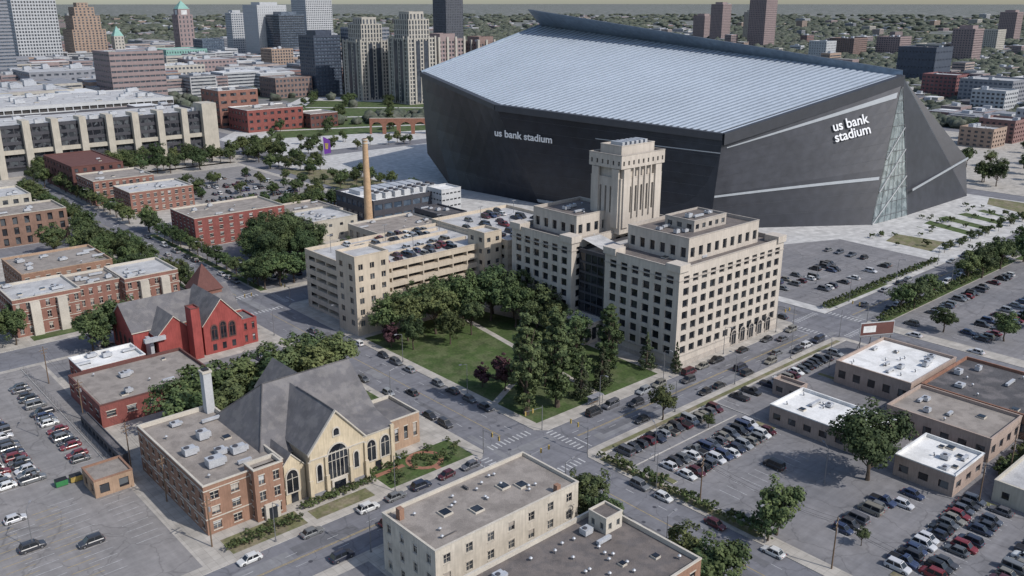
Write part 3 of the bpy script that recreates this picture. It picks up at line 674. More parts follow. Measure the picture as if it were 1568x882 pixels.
for x in (12,34,58,78,95):
    for y in (100,117): Gr.u.tube((x,y,19.4),(x,y,25.5),.12,.08,"steel",5);Gr.u.box(x-1,y-.15,25.4,x+1,y+.15,25.6,"midgrey")
Gr.done()
def deckrow(u0,v0,n,z,fill): 
    for i in range(n):
        if random.random()<fill: car(u0+2.7*i,v0,math.pi/2,z)
for v in (93.5,98.3,103.8,115,120.8): deckrow(18,v,14,19.41,.42)
for v in (88,94,104,109,118,123): deckrow(65,v,12,20.41,.4)

# ---------------------------------------------------------------- stone office building with tower
O=Bldg("office_building")
kw=dict(fw=.60,fh=.66,dep=.5,mull=0,par=1.2,glass="glass_dark",cop="stone_d")
O.block(56,4,108,32,30,"stone","roof_brown",cu=12,cv=6,rows=7,zw0=3.2,zw1=.8,n=6,side=1.2,**kw)
O.block(56,46,104,74,30,"stone","roof_brown",cu=10,cv=6,rows=7,zw0=3.2,zw1=.8,n=6,side=1.2,**kw)
O.block(59,32.55,104,45.45,27,"darkgrey","roof_light",cu=1,cv=5,rows=8,fw=.9,fh=.8,dep=.2,par=.8,glass="glass_dark")
O.block(66,9,101,32,36,"stone","roof_brown",z0=28.8,cu=9,cv=6,rows=1,fw=.5,fh=.55,dep=.5,par=1,glass="glass_dark",cop="stone_d",n=8,zw1=.8)
O.block(62,50,84,70,36,"stone","roof_brown",z0=28.8,cu=6,cv=5,rows=1,fw=.5,fh=.55,dep=.5,par=1,glass="glass_dark",cop="stone_d",n=5,zw1=.8)
O.block(76,15,92,26,38.5,"stone_d","roof_brown",z0=35,cu=5,cv=3,rows=1,fw=.5,fh=.5,par=.5,n=4)
O.t.poly([(60,32.6,27.3),(68,32.6,27.6),(68,45.4,30),(60,45.4,30)],"roof_light")
for (a,b2,c,d,h) in ((55.5,3.5,60,8.5,31.0),(104,3.5,108.5,8.5,31.0),(55.5,27.5,60,32.4,31.0),(55.5,45.6,60,51,31.0),(55.5,69.5,60,74.5,31.0)):
    O.w.box(a,b2,28.9,c,d,h,"stone")
O.t.box(55.7,3.7,.12,108.3,32.2,1.5,"stone_d");O.t.box(55.8,3.8,3.3,108.2,32.1,3.6,"stone_d")
O.t.box(55.7,45.8,.12,104,74.3,1.5,"stone_d");O.t.box(55.85,3.85,26.2,108.15,32.1,26.5,"stone_d");O.t.box(55.85,45.85,26.2,104,74.1,26.5,"stone_d")
O.block(50,34,58.9,45,6.5,"stone","roof_light",cu=3,cv=3,rows=1,fw=.7,fh=.7,par=.6,glass="glass_dark")
for i in range(5): O.archwin((84+i*4.6,3.68),.6,2.2,3.4,'-v',frame="stone_d",bars=1,pointed=False)
# tower
O.block(75,43.5,95,56.5,47,"stone","roof_brown",z0=29,cu=5,cv=3,rows=1,fw=.34,fh=.62,dep=.7,par=.2,glass="glass_dark",zw0=4,side=3.2)
O.block(76,44.5,94,55.5,52.5,"stone","roof_brown",z0=46.8,cu=0,cv=0,rows=0,par=.6)
for (x,y) in ((75.8,42.95),(91.2,42.95)): O.w.box(x,y,31,x+3,57,50,"stone")
for (x,y) in ((74.4,44.2),(74.4,52.8)): O.w.box(x,y,31,75,y+2.8,50,"stone")
for x in (80.6,83.4,86.2,89): O.w.box(x-.3,43.0,34,x+.3,43.5,50.15,"stone")
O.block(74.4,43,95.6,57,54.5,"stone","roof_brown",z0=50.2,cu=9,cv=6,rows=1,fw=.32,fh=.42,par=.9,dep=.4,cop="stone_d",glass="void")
O.block(77,45.5,93,54.5,57,"stone","roof_brown",z0=53.5,cu=0,cv=0,rows=0,par=.5)
for i in range(6): O.u.box(79+i*2.2,47,56.5,80.2+i*2.2,52,57.9,"metal_unit")
O.done()

# ---------------------------------------------------------------- stadium
V=Vector
Wp=V((185,301,60));Mp=V((163,207,50));Sp=V((204,97,43));R2=V((298,62,66));R1=V((288,306,85.5));Rm=R1.lerp(R2,.47)
bW=V((171,256,.12));kW=V((177,286,15));bM=V((178,190,.12));Q=V((200,98,.12));P4=V((264,52,.12));P5=V((296,50,.12))
N1=V((352,84,58));N2=V((372,56,20));bN=V((366,50,.12));NB=V((360,300,40));bNB=V((350,300,.12));bR1=V((265,318,.12))
class Patch:
    def __init__(s,b0,b1,t1,t0): s.c=(b0,b1,t1,t0)
    def p(s,a,b,o=0):
        b0,b1,t1,t0=s.c;q=b0.lerp(b1,a).lerp(t0.lerp(t1,a),b)
        if o:
            n=((b1.lerp(t1,b))-(b0.lerp(t0,b))).cross(t0.lerp(t1,a)-b0.lerp(b1,a)).normalized();q=q+n*o
        return q
    def fill(s,mb,m,nu=8,nv=6,a0=0,a1=1,b=lambda a:(0,1),o=0,side=False):
        for i in range(nu):
            A,B_=a0+(a1-a0)*i/nu,a0+(a1-a0)*(i+1)/nu
            for j in range(nv):
                l0,h0=b(A);l1,h1=b(B_)
                f=lambda lo,hi,k: lo+(hi-lo)*k/nv
                mm=m if isinstance(m,str) else m(i,j)
                mb.poly([s.p(A,f(l0,h0,j),o),s.p(B_,f(l1,h1,j),o),s.p(B_,f(l1,h1,j+1),o),s.p(A,f(l0,h0,j+1),o)],mm)
                if side:
                    mb.poly([s.p(A,l0,0),s.p(B_,l1,0),s.p(B_,l1,o),s.p(A,l0,o)],mm);mb.poly([s.p(A,h0,o),s.p(B_,h1,o),s.p(B_,h1,0),s.p(A,h0,0)],mm)
st=empty("stadium")
wa=MB();ro=MB();gl=MB();tr=MB()
SWa=Patch(bW,bM,Mp,Wp);SWb=Patch(bM,Q,Sp,Mp);SE=Patch(Q,P4,R2,Sp)
SWa.fill(wa,"stad_wall");SWb.fill(wa,"stad_wall");SE.fill(wa,lambda i,j:"stad_wall2" if j>=3 else "stad_wall3",14,8);
wa.poly([P5,bN,N2,N1,R2],"stad_wall3")
wa.poly([bW,Wp,kW],"stad_wall")
for q_ in ([bN,bNB,NB,N1,N2],[bNB,bR1,R1,NB],[bR1,bW,kW,Wp,R1]): wa.poly(q_,"stad_wall")
f2=SWb.p(.62,.10,.05);wa.poly([f2,SWb.p(1,0,.05)+V((-.5,-.5,0)),SWb.p(1,.80,.06),],"stad_wall3")
for pt,n in ((SWa,7),(SWb,9)):
    for j in range(1,n): 
        t=j/n;pt.fill(tr,"stad_edge",6,1,0,1,lambda a,t=t:(t,t+.003),.06,True)
for j in range(1,9):
    t=j/9;SE.fill(tr,"stad_edge",10,1,0,1,lambda a,t=t:(t,t+.003),.06,True)
SE.fill(tr,"stad_strip",12,1,.0,.985,lambda a:(.34-.04*a,.34-.04*a+.022),.25,True)
SE.fill(tr,"stad_strip",12,1,.03,.985,lambda a:(.85+.01*a,.86+.04*a),.25,True)
SWb.fill(tr,"stad_strip",8,1,.45,1,lambda a:(.78+.03*a,.786+.034*a),.2,True)
SWb.fill(tr,"stad_strip",8,1,.0,.7,lambda a:(.02,.05),.3,True)
def rib(a,b_,w,m):
    n=(b_-a).cross(V((0,0,1))).normalized()*.5
    tr.poly([a+n,b_+n,b_+n+V((0,0,w)),a+n+V((0,0,w))],m);tr.poly([a+V((0,0,w)),a+n+V((0,0,w)),b_+n+V((0,0,w)),b_+V((0,0,w))],m)
rib(P5+V((1,-.1,12)),N2+V((-.5,-1.0,-1)),1.0,"stad_strip")
g0,g1,g2=P4,P5,R2+V((0,0,-2))
nn=(g1-g0).cross(g2-g0).normalized()*.25
for i in range(22):
    for j in range(6):
        def gp(a,t): return g0.lerp(g2,t).lerp(g1.lerp(g2,t),a)
        k=nn*random.uniform(0,.4)
        gl.poly([gp(j/6,i/22)+k,gp((j+1)/6,i/22)+k,gp((j+1)/6,(i+1)/22)+k,gp(j/6,(i+1)/22)+k],"glass_teal")
nn=nn*1.6
for i in range(1,22,2):
    t=i/22;tr.tube(g0.lerp(g2,t)+nn,g1.lerp(g2,t)+nn,.10,.10,"steel",4)
for i in range(0,7): tr.tube(g0.lerp(g1,i/6)+nn,g2+nn,.12,.06,"steel",4)
for a,b2 in ((.0,.30),(.22,.5),(.45,.66)): tr.tube(g0.lerp(g2,a)+nn*1.5,g1.lerp(g2,b2)+nn*1.5,.25,.25,"ltgrey",4)
RA=Patch(Wp,Mp,Rm,R1);RB=Patch(Mp,Sp,R2,Rm)
RA.fill(ro,"stad_roof",6,6,o=.3);RB.fill(ro,"stad_roof",6,6,o=.3)
for pt,n in ((RA,27),(RB,36)):
    for i in range(n):
        a=(i+.25)/n;pt.fill(ro,"stad_rib",1,6,a,a+.5/n,lambda q:(.012,.985),.9)
        for e in (a,a+.5/n):
            for j in range(6):
                b0,b1=.012+.973*j/6,.012+.973*(j+1)/6
                ro.poly([pt.p(e,b0,.3),pt.p(e,b1,.3),pt.p(e,b1,.9),pt.p(e,b0,.9)],"stad_roof")
def fascia(a,b_,h,out):
    d=(b_-a);n=d.cross(V((0,0,1))).normalized()*out
    tr.poly([a+n+V((0,0,-h)),b_+n+V((0,0,-h)),b_+n+V((0,0,1.0)),a+n+V((0,0,1.0))],"stad_edge")
    tr.poly([a+n+V((0,0,1.0)),b_+n+V((0,0,1.0)),b_-n*2.4+V((0,0,1.35)),a-n*2.4+V((0,0,1.35))],"stad_edge")
    tr.poly([a-n+V((0,0,-h)),b_-n+V((0,0,-h)),b_+n+V((0,0,-h)),a+n+V((0,0,-h))],"stad_edge")
fascia(Wp,Mp,1.6,.8);fascia(Mp,Sp,2.2,.9);fascia(Sp,R2,4.2,1.3)
tr.tube(Wp+V((0,0,.6)),R1+V((0,0,.6)),1.2,1.2,"stad_para",6)
a0=R1;a1=R2;t0=V((270,300,96.3));t1=R2+V((1,1,3.0))
th_=V((3.5,1.5,0))
for i in range(20):
    s0,s1=i/20,(i+1)/20
    p0,p1=a0.lerp(a1,s0),a0.lerp(a1,s1);q0,q1=t0.lerp(t1,s0),t0.lerp(t1,s1)
    ro.poly([p0,p1,q1,q0],"stad_para");ro.poly([q0,q1,q1+th_,q0+th_],"stad_edge");ro.poly([q0+th_,q1+th_,p1+th_*1.5,p0+th_*1.5],"stad_wall")
ro.poly([a0,t0,t0+th_,a0+th_],"stad_wall")
ro.poly([R1+th_,NB,N1,R2+th_],"stad_para");ro.poly([R1+th_,R1,NB],"stad_wall")
wa.obj("walls",st);gl.obj("glass_wall",st);ro.obj("roof",st);tr.obj("trim",st)
def text(body,pos,xdir,size,name,up=(0,0,1)):
    cu=bpy.data.curves.new(name,"FONT");cu.body=body;cu.size=size;cu.extrude=.15;cu.align_x='CENTER';cu.space_line=.8;cu.offset=.09
    cu.materials.append(MATS["sign_white"]);o=bpy.data.objects.new(name,cu);COL.objects.link(o)
    X=V(xdir).normalized();Zn=X.cross(V(up)).normalized();Y=Zn.cross(X);Mx=Matrix((X,Y,Zn)).transposed().to_4x4();Mx.translation=V(pos);o.matrix_world=Mx
    return o
def onwall(pt,a,b,size,body,off):
    """lettering lying in the wall's own plane at (a,b)"""
    p=pt.p(a,b,off);xd=pt.p(a+.02,b)-pt.p(a-.02,b);up=pt.p(a,b+.02)-pt.p(a,b-.02)
    text(body,p,xd,size,"stadium_sign",up)
onwall(SWb,.075,.69,5.2,"us bank stadium",.6)
onwall(SE,.735,.735,6.4,"us bank\nstadium",.8)

# ---------------------------------------------------------------- right-hand low buildings
B("white_roof_shop",47,-58,62,-33,5,"salmon","roof_white",cu=4,cv=6,rows=1,fw=.5,fh=.4,n=8,cop="roof_white")
B("white_roof_shop",82,-52,109,-31,6.5,"salmon","roof_white",cu=6,cv=5,rows=1,fw=.5,fh=.4,n=18,cop="salmon")
B("workshop",66,-78,84,-53.5,6.2,"salmon","roof_gravel",cu=4,cv=6,rows=1,fw=.5,fh=.4,n=6)
B("workshop",84.4,-80,112,-53.5,6.4,"brown_brick","roof_dark",cu=6,cv=6,rows=1,fw=.5,fh=.4,n=12,cop="rust")
B("white_roof_shop",45,-79,60,-66,5.2,"salmon","roof_white",cu=3,cv=3,rows=1,fw=.5,fh=.4,n=8,cop="roof_white")
B("workshop",50,-115,80,-85,5,"beige","roof_light",cu=6,cv=6,rows=1,fw=.3,fh=.4,n=8)
B("workshop",62.5,-32,66,-24,4.5,"salmon","roof_gravel",cu=1,cv=2,rows=1,fw=.5,fh=.4)

# ---------------------------------------------------------------- mid-distance civic buildings
D=Bldg("civic_center")
D.block(-14,452,114,505,31,"darkgrey","roof_light",cu=26,cv=10,rows=5,fw=.9,fh=.6,n=30,us=2,par=1,z0=6)
D.block(-12,455,112,500,6.5,"midgrey","roof_light")
for i in range(9):
    x=-14+i*16;D.w.box(x-2,448.5,.12,x+2,452,33.5,"beige");D.w.box(x-2,452,31.2,x+2,460,33.5,"beige")
for i in range(5):
    y=456+i*11;D.w.box(-16.5,y-1.6,.12,-14,y+1.6,33,"beige")
D.w.box(110,448,.12,120,462,36,"beige");D.t.box(-14,450.5,14,112,452,16.5,"beige");D.done()
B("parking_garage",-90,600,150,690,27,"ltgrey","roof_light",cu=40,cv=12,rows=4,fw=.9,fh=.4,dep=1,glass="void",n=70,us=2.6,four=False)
B("modern_brick_building",185,540,235,575,18,"maroon_brick","roof_gravel",cu=8,cv=6,rows=3,fw=.5,fh=.4,cop="roof_white",n=8,us=2,four=False)
B("modern_brick_building",180,580,215,615,31,"red_brick","roof_dark",cu=4,cv=4,rows=5,fw=.6,fh=.4,cop="roof_white",n=4,us=2,four=False)
B("modern_brick_building",236,530,262,556,12,"dark_red","roof_gravel",cu=6,cv=4,rows=2,fw=.6,fh=.4,cop="roof_white",four=False)
HAZE=True
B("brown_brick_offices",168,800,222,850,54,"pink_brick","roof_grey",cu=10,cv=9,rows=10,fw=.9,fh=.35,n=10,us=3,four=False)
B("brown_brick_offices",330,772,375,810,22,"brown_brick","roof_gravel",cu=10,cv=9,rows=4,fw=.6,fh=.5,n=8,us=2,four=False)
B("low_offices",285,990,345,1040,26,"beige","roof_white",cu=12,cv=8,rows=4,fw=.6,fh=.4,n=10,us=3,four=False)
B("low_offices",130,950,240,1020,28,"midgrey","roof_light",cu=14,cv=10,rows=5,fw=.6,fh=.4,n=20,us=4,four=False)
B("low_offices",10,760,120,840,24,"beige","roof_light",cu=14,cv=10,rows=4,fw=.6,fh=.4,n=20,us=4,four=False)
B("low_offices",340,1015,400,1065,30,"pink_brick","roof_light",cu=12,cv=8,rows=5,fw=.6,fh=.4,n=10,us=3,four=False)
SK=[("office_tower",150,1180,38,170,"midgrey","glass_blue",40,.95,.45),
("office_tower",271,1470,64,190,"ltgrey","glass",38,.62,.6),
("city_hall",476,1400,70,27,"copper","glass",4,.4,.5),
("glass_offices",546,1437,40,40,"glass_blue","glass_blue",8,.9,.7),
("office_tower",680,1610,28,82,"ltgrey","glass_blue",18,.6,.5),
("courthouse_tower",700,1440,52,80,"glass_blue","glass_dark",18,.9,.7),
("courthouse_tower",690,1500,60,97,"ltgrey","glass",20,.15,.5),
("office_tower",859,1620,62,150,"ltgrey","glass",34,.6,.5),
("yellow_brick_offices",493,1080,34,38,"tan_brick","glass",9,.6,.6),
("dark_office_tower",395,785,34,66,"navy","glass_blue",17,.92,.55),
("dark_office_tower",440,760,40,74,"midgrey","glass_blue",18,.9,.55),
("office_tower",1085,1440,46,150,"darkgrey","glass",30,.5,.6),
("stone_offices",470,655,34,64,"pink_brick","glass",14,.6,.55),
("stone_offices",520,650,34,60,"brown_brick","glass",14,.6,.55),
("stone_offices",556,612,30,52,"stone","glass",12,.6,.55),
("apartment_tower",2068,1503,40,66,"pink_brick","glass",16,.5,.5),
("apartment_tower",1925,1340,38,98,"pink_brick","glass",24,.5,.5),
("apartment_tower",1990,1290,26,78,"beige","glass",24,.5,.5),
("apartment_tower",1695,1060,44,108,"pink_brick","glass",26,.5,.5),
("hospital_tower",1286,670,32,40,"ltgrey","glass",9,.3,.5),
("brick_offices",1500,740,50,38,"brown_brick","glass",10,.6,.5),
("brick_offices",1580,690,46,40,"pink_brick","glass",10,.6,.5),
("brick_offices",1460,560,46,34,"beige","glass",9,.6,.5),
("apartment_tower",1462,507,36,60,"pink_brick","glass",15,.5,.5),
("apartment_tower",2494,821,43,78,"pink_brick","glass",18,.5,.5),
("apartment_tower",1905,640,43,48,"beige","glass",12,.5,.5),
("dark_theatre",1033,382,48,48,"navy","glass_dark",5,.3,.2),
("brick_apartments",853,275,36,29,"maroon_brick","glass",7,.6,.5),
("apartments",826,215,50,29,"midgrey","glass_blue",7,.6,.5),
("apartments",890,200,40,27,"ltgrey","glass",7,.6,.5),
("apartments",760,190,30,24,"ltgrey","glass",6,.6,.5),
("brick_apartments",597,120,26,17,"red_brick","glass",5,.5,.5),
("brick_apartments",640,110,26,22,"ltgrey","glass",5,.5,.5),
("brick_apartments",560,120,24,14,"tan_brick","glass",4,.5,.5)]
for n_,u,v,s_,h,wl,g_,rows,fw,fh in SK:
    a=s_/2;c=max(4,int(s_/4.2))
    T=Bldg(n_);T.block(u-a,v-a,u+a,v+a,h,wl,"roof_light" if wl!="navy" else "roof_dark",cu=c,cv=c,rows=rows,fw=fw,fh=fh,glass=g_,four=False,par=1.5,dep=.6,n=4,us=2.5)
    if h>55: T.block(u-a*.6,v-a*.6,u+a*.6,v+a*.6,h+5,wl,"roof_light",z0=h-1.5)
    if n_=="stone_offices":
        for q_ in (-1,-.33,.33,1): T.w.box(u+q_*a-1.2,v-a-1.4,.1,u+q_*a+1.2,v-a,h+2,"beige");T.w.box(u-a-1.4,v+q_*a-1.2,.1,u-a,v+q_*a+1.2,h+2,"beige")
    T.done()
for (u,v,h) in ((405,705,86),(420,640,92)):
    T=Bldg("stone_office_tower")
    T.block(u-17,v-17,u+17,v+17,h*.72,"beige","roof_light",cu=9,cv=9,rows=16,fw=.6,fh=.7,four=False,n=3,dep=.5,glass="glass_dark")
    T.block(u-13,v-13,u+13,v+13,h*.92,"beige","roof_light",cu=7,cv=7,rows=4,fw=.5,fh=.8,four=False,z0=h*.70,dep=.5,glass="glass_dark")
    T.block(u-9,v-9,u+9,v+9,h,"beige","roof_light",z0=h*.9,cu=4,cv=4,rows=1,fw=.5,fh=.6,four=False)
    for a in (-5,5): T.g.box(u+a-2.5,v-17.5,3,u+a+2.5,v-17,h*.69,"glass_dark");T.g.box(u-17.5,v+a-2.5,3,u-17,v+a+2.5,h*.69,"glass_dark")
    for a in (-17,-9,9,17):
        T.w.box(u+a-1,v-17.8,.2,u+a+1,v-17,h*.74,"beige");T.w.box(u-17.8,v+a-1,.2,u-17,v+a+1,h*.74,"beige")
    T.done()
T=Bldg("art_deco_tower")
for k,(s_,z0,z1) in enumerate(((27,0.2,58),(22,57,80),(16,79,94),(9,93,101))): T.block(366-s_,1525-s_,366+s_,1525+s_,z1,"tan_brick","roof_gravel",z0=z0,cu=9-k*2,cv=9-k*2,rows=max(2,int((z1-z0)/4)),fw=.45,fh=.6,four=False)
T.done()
def pyr(T,x0,y0,x1,y1,z,zt):
    c=((x0+x1)/2,(y0+y1)/2,zt);q=[(x0,y0),(x1,y0),(x1,y1),(x0,y1)]
    for i in range(4): T.r.poly([(*q[i],z),(*q[(i+1)%4],z),c],"copper")
T=Bldg("city_hall_clock_tower");T.block(540,1548,568,1576,80,"pink_brick","copper",cu=4,cv=4,rows=10,fw=.35,fh=.6,four=False)
T.block(543,1551,565,1573,90,"pink_brick","copper",z0=79,cu=1,cv=1,rows=1,fw=.5,fh=.8,glass="roof_white",four=False)
pyr(T,543,1551,565,1573,90,105);T.done()
T=Bldg("green_roof_tower");T.block(388,1446,404,1462,48,"beige","copper",cu=3,cv=3,rows=9,fw=.4,fh=.5,four=False)
pyr(T,388,1446,404,1462,48,64);T.done()
HAZE=False

# stone arcade near the plaza
A_=MB();p0=V((256,471,0));p1=V((300,434,0));dd=(p1-p0);Lr=dd.length;dd.normalize();nr=dd.cross(V((0,0,1)))*1.5
na=5;cw=Lr/na;HA=12.5;SP=5.2
for i in range(na):
    b0=p0+dd*cw*i
    for o,sg in ((nr,1),(-nr,-1)):
        def Pp(t,z): q=b0+dd*t+o;return (q.x,q.y,z)
        r_=cw*.38;cx=cw/2
        A_.poly([Pp(0,.1),Pp(cx-r_,.1),Pp(cx-r_,SP),Pp(0,SP)],"brick_path");A_.poly([Pp(cx+r_,.1),Pp(cw,.1),Pp(cw,SP),Pp(cx+r_,SP)],"brick_path")
        k=8
        for j in range(k):
            a,b2=math.pi*(1-j/k),math.pi*(1-(j+1)/k)
            x0_,x1_=cx+r_*math.cos(a),cx+r_*math.cos(b2)
            A_.poly([Pp(x0_,SP+r_*math.sin(a)),Pp(x1_,SP+r_*math.sin(b2)),Pp(x1_,HA),Pp(x0_,HA)],"brick_path")
        A_.poly([Pp(0,SP),Pp(cx-r_,SP),Pp(cx-r_,HA),Pp(0,HA)],"brick_path");A_.poly([Pp(cx+r_,SP),Pp(cw,SP),Pp(cw,HA),Pp(cx+r_,HA)],"brick_path")
    for j in range(8):
        a,b2=math.pi*(1-j/8),math.pi*(1-(j+1)/8);q0=b0+dd*(cx+r_*math.cos(a));q1=b0+dd*(cx+r_*math.cos(b2));z0_,z1_=V((0,0,SP+r_*math.sin(a))),V((0,0,SP+r_*math.sin(b2)))
        A_.poly([q0+nr+z0_,q1+nr+z1_,q1-nr+z1_,q0-nr+z0_],"rust")
    for tt in (cx-r_,cx+r_):
        q0=b0+dd*tt;A_.poly([q0+nr,q0-nr,q0-nr+V((0,0,SP)),q0+nr+V((0,0,SP))],"rust")
A_.poly([p0+nr+V((0,0,HA)),p1+nr+V((0,0,HA)),p1-nr+V((0,0,HA)),p0-nr+V((0,0,HA))],"trim_stone")
A_.obj("stone_arcade")
S=MB()
sheetp([(150,420),(400,420),(520,640),(360,770),(150,520)],"plaza_conc",.03)
S.obj("plaza")
S=MB()
sheetp([(180,500),(330,450),(440,620),(350,730)],"grass",.05)
for t in (.15,.45,.75):
    a=V((180,500,0)).lerp(V((350,730,0)),t);b2=V((330,450,0)).lerp(V((440,620,0)),t);n_=V((4,5,0))
    S.poly([(a.x,a.y,.056),(b2.x,b2.y,.056),(b2.x+n_.x,b2.y+n_.y,.056),(a.x+n_.x,a.y+n_.y,.056)],"plaza_conc")
S.obj("grass")

# ---------------------------------------------------------------- trees
def treemesh(name,seed,h,rw,base,ncl,nleaf,leaf,lm,shape):
    r=np.random.default_rng(seed);M=MB()
    th_=h*.92 if shape!='round' else h*.55
    px=0;py=0;zs=[0,h*.12,h*.3,th_];rad=[h*.028,h*.02,h*.015,h*.005];pts=[(0,0,-.05)]
    for z in zs[1:]: pts.append((px+r.uniform(-.02,.02)*h,py+r.uniform(-.02,.02)*h,z))
    for i in range(3): M.tube(pts[i],pts[i+1],rad[i],rad[i+1],"bark",7)
    C_=[]
    lob=[(np.array([math.cos(a)*rw*.5,math.sin(a)*rw*.5,base+(h-base)*r.uniform(.3,.72)]),rw*r.uniform(.42,.62)) for a in [k*2*math.pi/5+r.uniform(-.5,.5) for k in range(5)]]
    lob.append((np.array([r.uniform(-.2,.2)*rw,r.uniform(-.2,.2)*rw,h-rw*.55]),rw*.55))
    for i in range(ncl):
        if shape=='round':
            lc,lr=lob[i%6];d=r.normal(size=3);d/=np.linalg.norm(d);q=r.uniform(.45,1.05)
            c=lc+d*lr*q*np.array([1,1,.95])
            if c[2]<base: c[2]=base+r.uniform(0,.5)
            cr=rw*r.uniform(.15,.28)
        elif shape=='col':
            t=r.uniform(0,1);z=base+(h-base)*t;w=rw*(math.sin(math.pi*min(1,.12+t*.86))**.6)*(1+.18*math.sin(t*13+seed));a=r.uniform(0,6.28);q=r.uniform(.2,1)
            c=np.array([math.cos(a)*w*q,math.sin(a)*w*q,z]);cr=rw*r.uniform(.22,.38)*(1.1-t*.5)
        else:
            t=r.uniform(0,1)**1.3;z=base+(h-base)*t;w=rw*(1-t)**.9;a=r.uniform(0,6.28);q=r.uniform(.5,1)
            c=np.array([math.cos(a)*w*q,math.sin(a)*w*q,z]);cr=rw*r.uniform(.16,.26)*(1.25-t)
        C_.append((c,cr))
        if i%4==0:
            k=min(c[2]*.75,th_*.95);M.tube((0,0,max(h*.15,k*.7)),tuple(c*.92),h*.008,h*.003,"bark",4)
    vs=[];cc=np.array([0,0,(base+h)/2]);n=nleaf
    for c,cr in C_:
        d=r.normal(size=(n,3));d/=np.linalg.norm(d,axis=1)[:,None]
        p=c+d*cr*(r.uniform(.25,1,size=(n,1))**.45)*np.array([1,1,.8])
        out=(p-cc);out/=(np.linalg.norm(out,axis=1)[:,None]+1e-6)
        nn_=d*.7+out*.6+r.normal(size=(n,3))*.45+np.array([0,0,.35]);nn_/=np.linalg.norm(nn_,axis=1)[:,None]
        t=np.cross(nn_,r.normal(size=(n,3)));t/=np.linalg.norm(t,axis=1)[:,None];b=np.cross(nn_,t)
        s=leaf*r.uniform(.6,1.3,size=(n,1));s2=s*r.uniform(.5,.9,size=(n,1))
        vs.append(np.stack([p-t*s,p-b*s2,p+t*s,p+b*s2],1))
    vs=np.concatenate(vs).reshape(-1,3);k=len(M.v);li=M.mi(lm)
    M.v+=list(map(tuple,vs.tolist()));nf=len(vs)//4
    M.f+=[(k+4*i,k+4*i+1,k+4*i+2,k+4*i+3) for i in range(nf)];M.m+=[li]*nf
    return M.mesh(name)
RT=[treemesh("tree_mesh",i,12,4.7+.4*(i%3),2.4,72,48,.32,"leaf" if i%2 else "leaf_b",'round') for i in range(7)]
CT=[treemesh("poplar_mesh",20+i,26,3.7,2.5,110,60,.36,"leaf_b",'col') for i in range(3)]
NT=[treemesh("conifer_mesh",30+i,15,3.2,1.0,90,40,.26,"leaf_conifer",'cone') for i in range(2)]
PT=[treemesh("purple_mesh",40,8,3.2,1.6,48,44,.28,"leaf_purple",'round')]
BT=[treemesh("shrub_mesh",50+i,2.2,1.5,.2,18,40,.16,"leaf",'round') for i in range(2)]
BIG=[treemesh("large_tree_mesh",60+i,18,7.4,2.0,150,75,.34,"leaf_b",'round') for i in range(2)]
def tree(u,v,h,kind='r',z=.12,wd=1.0):
    L_,n_,h0={'r':(RT,"deciduous_tree",12),'c':(CT,"poplar_tree",26),'n':(NT,"conifer_tree",15),'p':(PT,"purple_leaf_tree",8),'s':(BT,"shrub",2.2),'b':(BIG,"large_tree",18)}[kind]
    o=bpy.data.objects.new(n_,random.choice(L_));s_=h/h0;o.scale=(s_*wd*random.uniform(.85,1.15),s_*wd*random.uniform(.85,1.15),s_)
    o.location=(u,v,z);o.rotation_euler=(0,0,random.uniform(0,6.28));COL.objects.link(o)
# park
for u,v,h in ((4.5,10.5,27.5),(13.5,8.5,27)): tree(u,v,h,'c',wd=1.1)
tree(8,16,19,'c')
for u,v,h in ((40,15,20),(46,20,18),(35,23,15)): tree(u,v,h,'c',wd=1.3)
for u,v,h in ((22,8,12),(31,9,12),(55,2.6,9),(51,10,11)): tree(u,v,h,'n',wd=1.1)
for u,v,h in ((7,78,14),(12,73,15),(17,77,15),(22,72,16),(27,77,16),(33,72,17),(38,77,17),(43,70,18),(48,75,19),(50,66,17),(9,66,11),(45,60,15),(50,55,15),(30,64,12),(20,62,11),(52,50,12),(47,44,12),(14,84,13),(24,83,14),(34,83,14)): tree(u,v,h,wd=.95)
for u,v,h in ((10,25,9),(14,31,8),(7,31,7),(5,72,8)): tree(u,v,h,'p')
for u,v,h in ((20,20,12),(27,22,11),(33,30,11),(26,13,11),(42,30,14)): tree(u,v,h)
for u,v,h in ((28,-14.6,9.5),(2,-62,9),(-18,-33,10),(-21,-37,9),(-23,-42,11),(-19,-58,10),(-22,-64,11),(-18.5,-28,8),(14,-75,4),(33,-25,4)): tree(u,v,h)
tree(38.5,-63.5,18.5,'b');tree(5,-62,12,wd=1.1);tree(-20,-66,12,wd=1.2)
for u,v,h in ((-66,54,13),(-62,52,12),(-64,60,14),(-58,62,15),(-53,63,14),(-48,60,15),(-42,58,15),(-36,62,16),(-30,57,15),(-26,64,15),(-21,60,14),(-19,66,12),(-54,53,13),(-48,53,12)): tree(u,v,h,wd=1.15)
for u,v,h in ((-60,136-6,14),(-56,139-10,15),(-64,129,12),(-80,150,12),(-85,153,12),(-90,150,13),(-79,158,11)): tree(u,v,h,wd=1.1)
for u,v,h in ((14,168,17),(20,176,18),(28,182,19),(22,190,18),(34,190,18),(38,178,16),(16,184,16),(30,170,15),(40,200,15),(28,200,17)): tree(u,v,h,'b')
for u,v,h in ((3,151,12),(9,150,13),(15,151,12),(22,150,13),(28,152,12),(36,150,11),(8,160,12),(3,160,11),(44,160,11),(52,153,10)): tree(u,v,h,wd=1.1)
for v in range(152,262,9): tree(-18+random.uniform(-1,1),v,random.uniform(7,11)); tree(3,v+4,random.uniform(7,10))
for v in range(284,400,9): tree(-18,v,random.uniform(8,12)); tree(2,v+3,random.uniform(7,11));
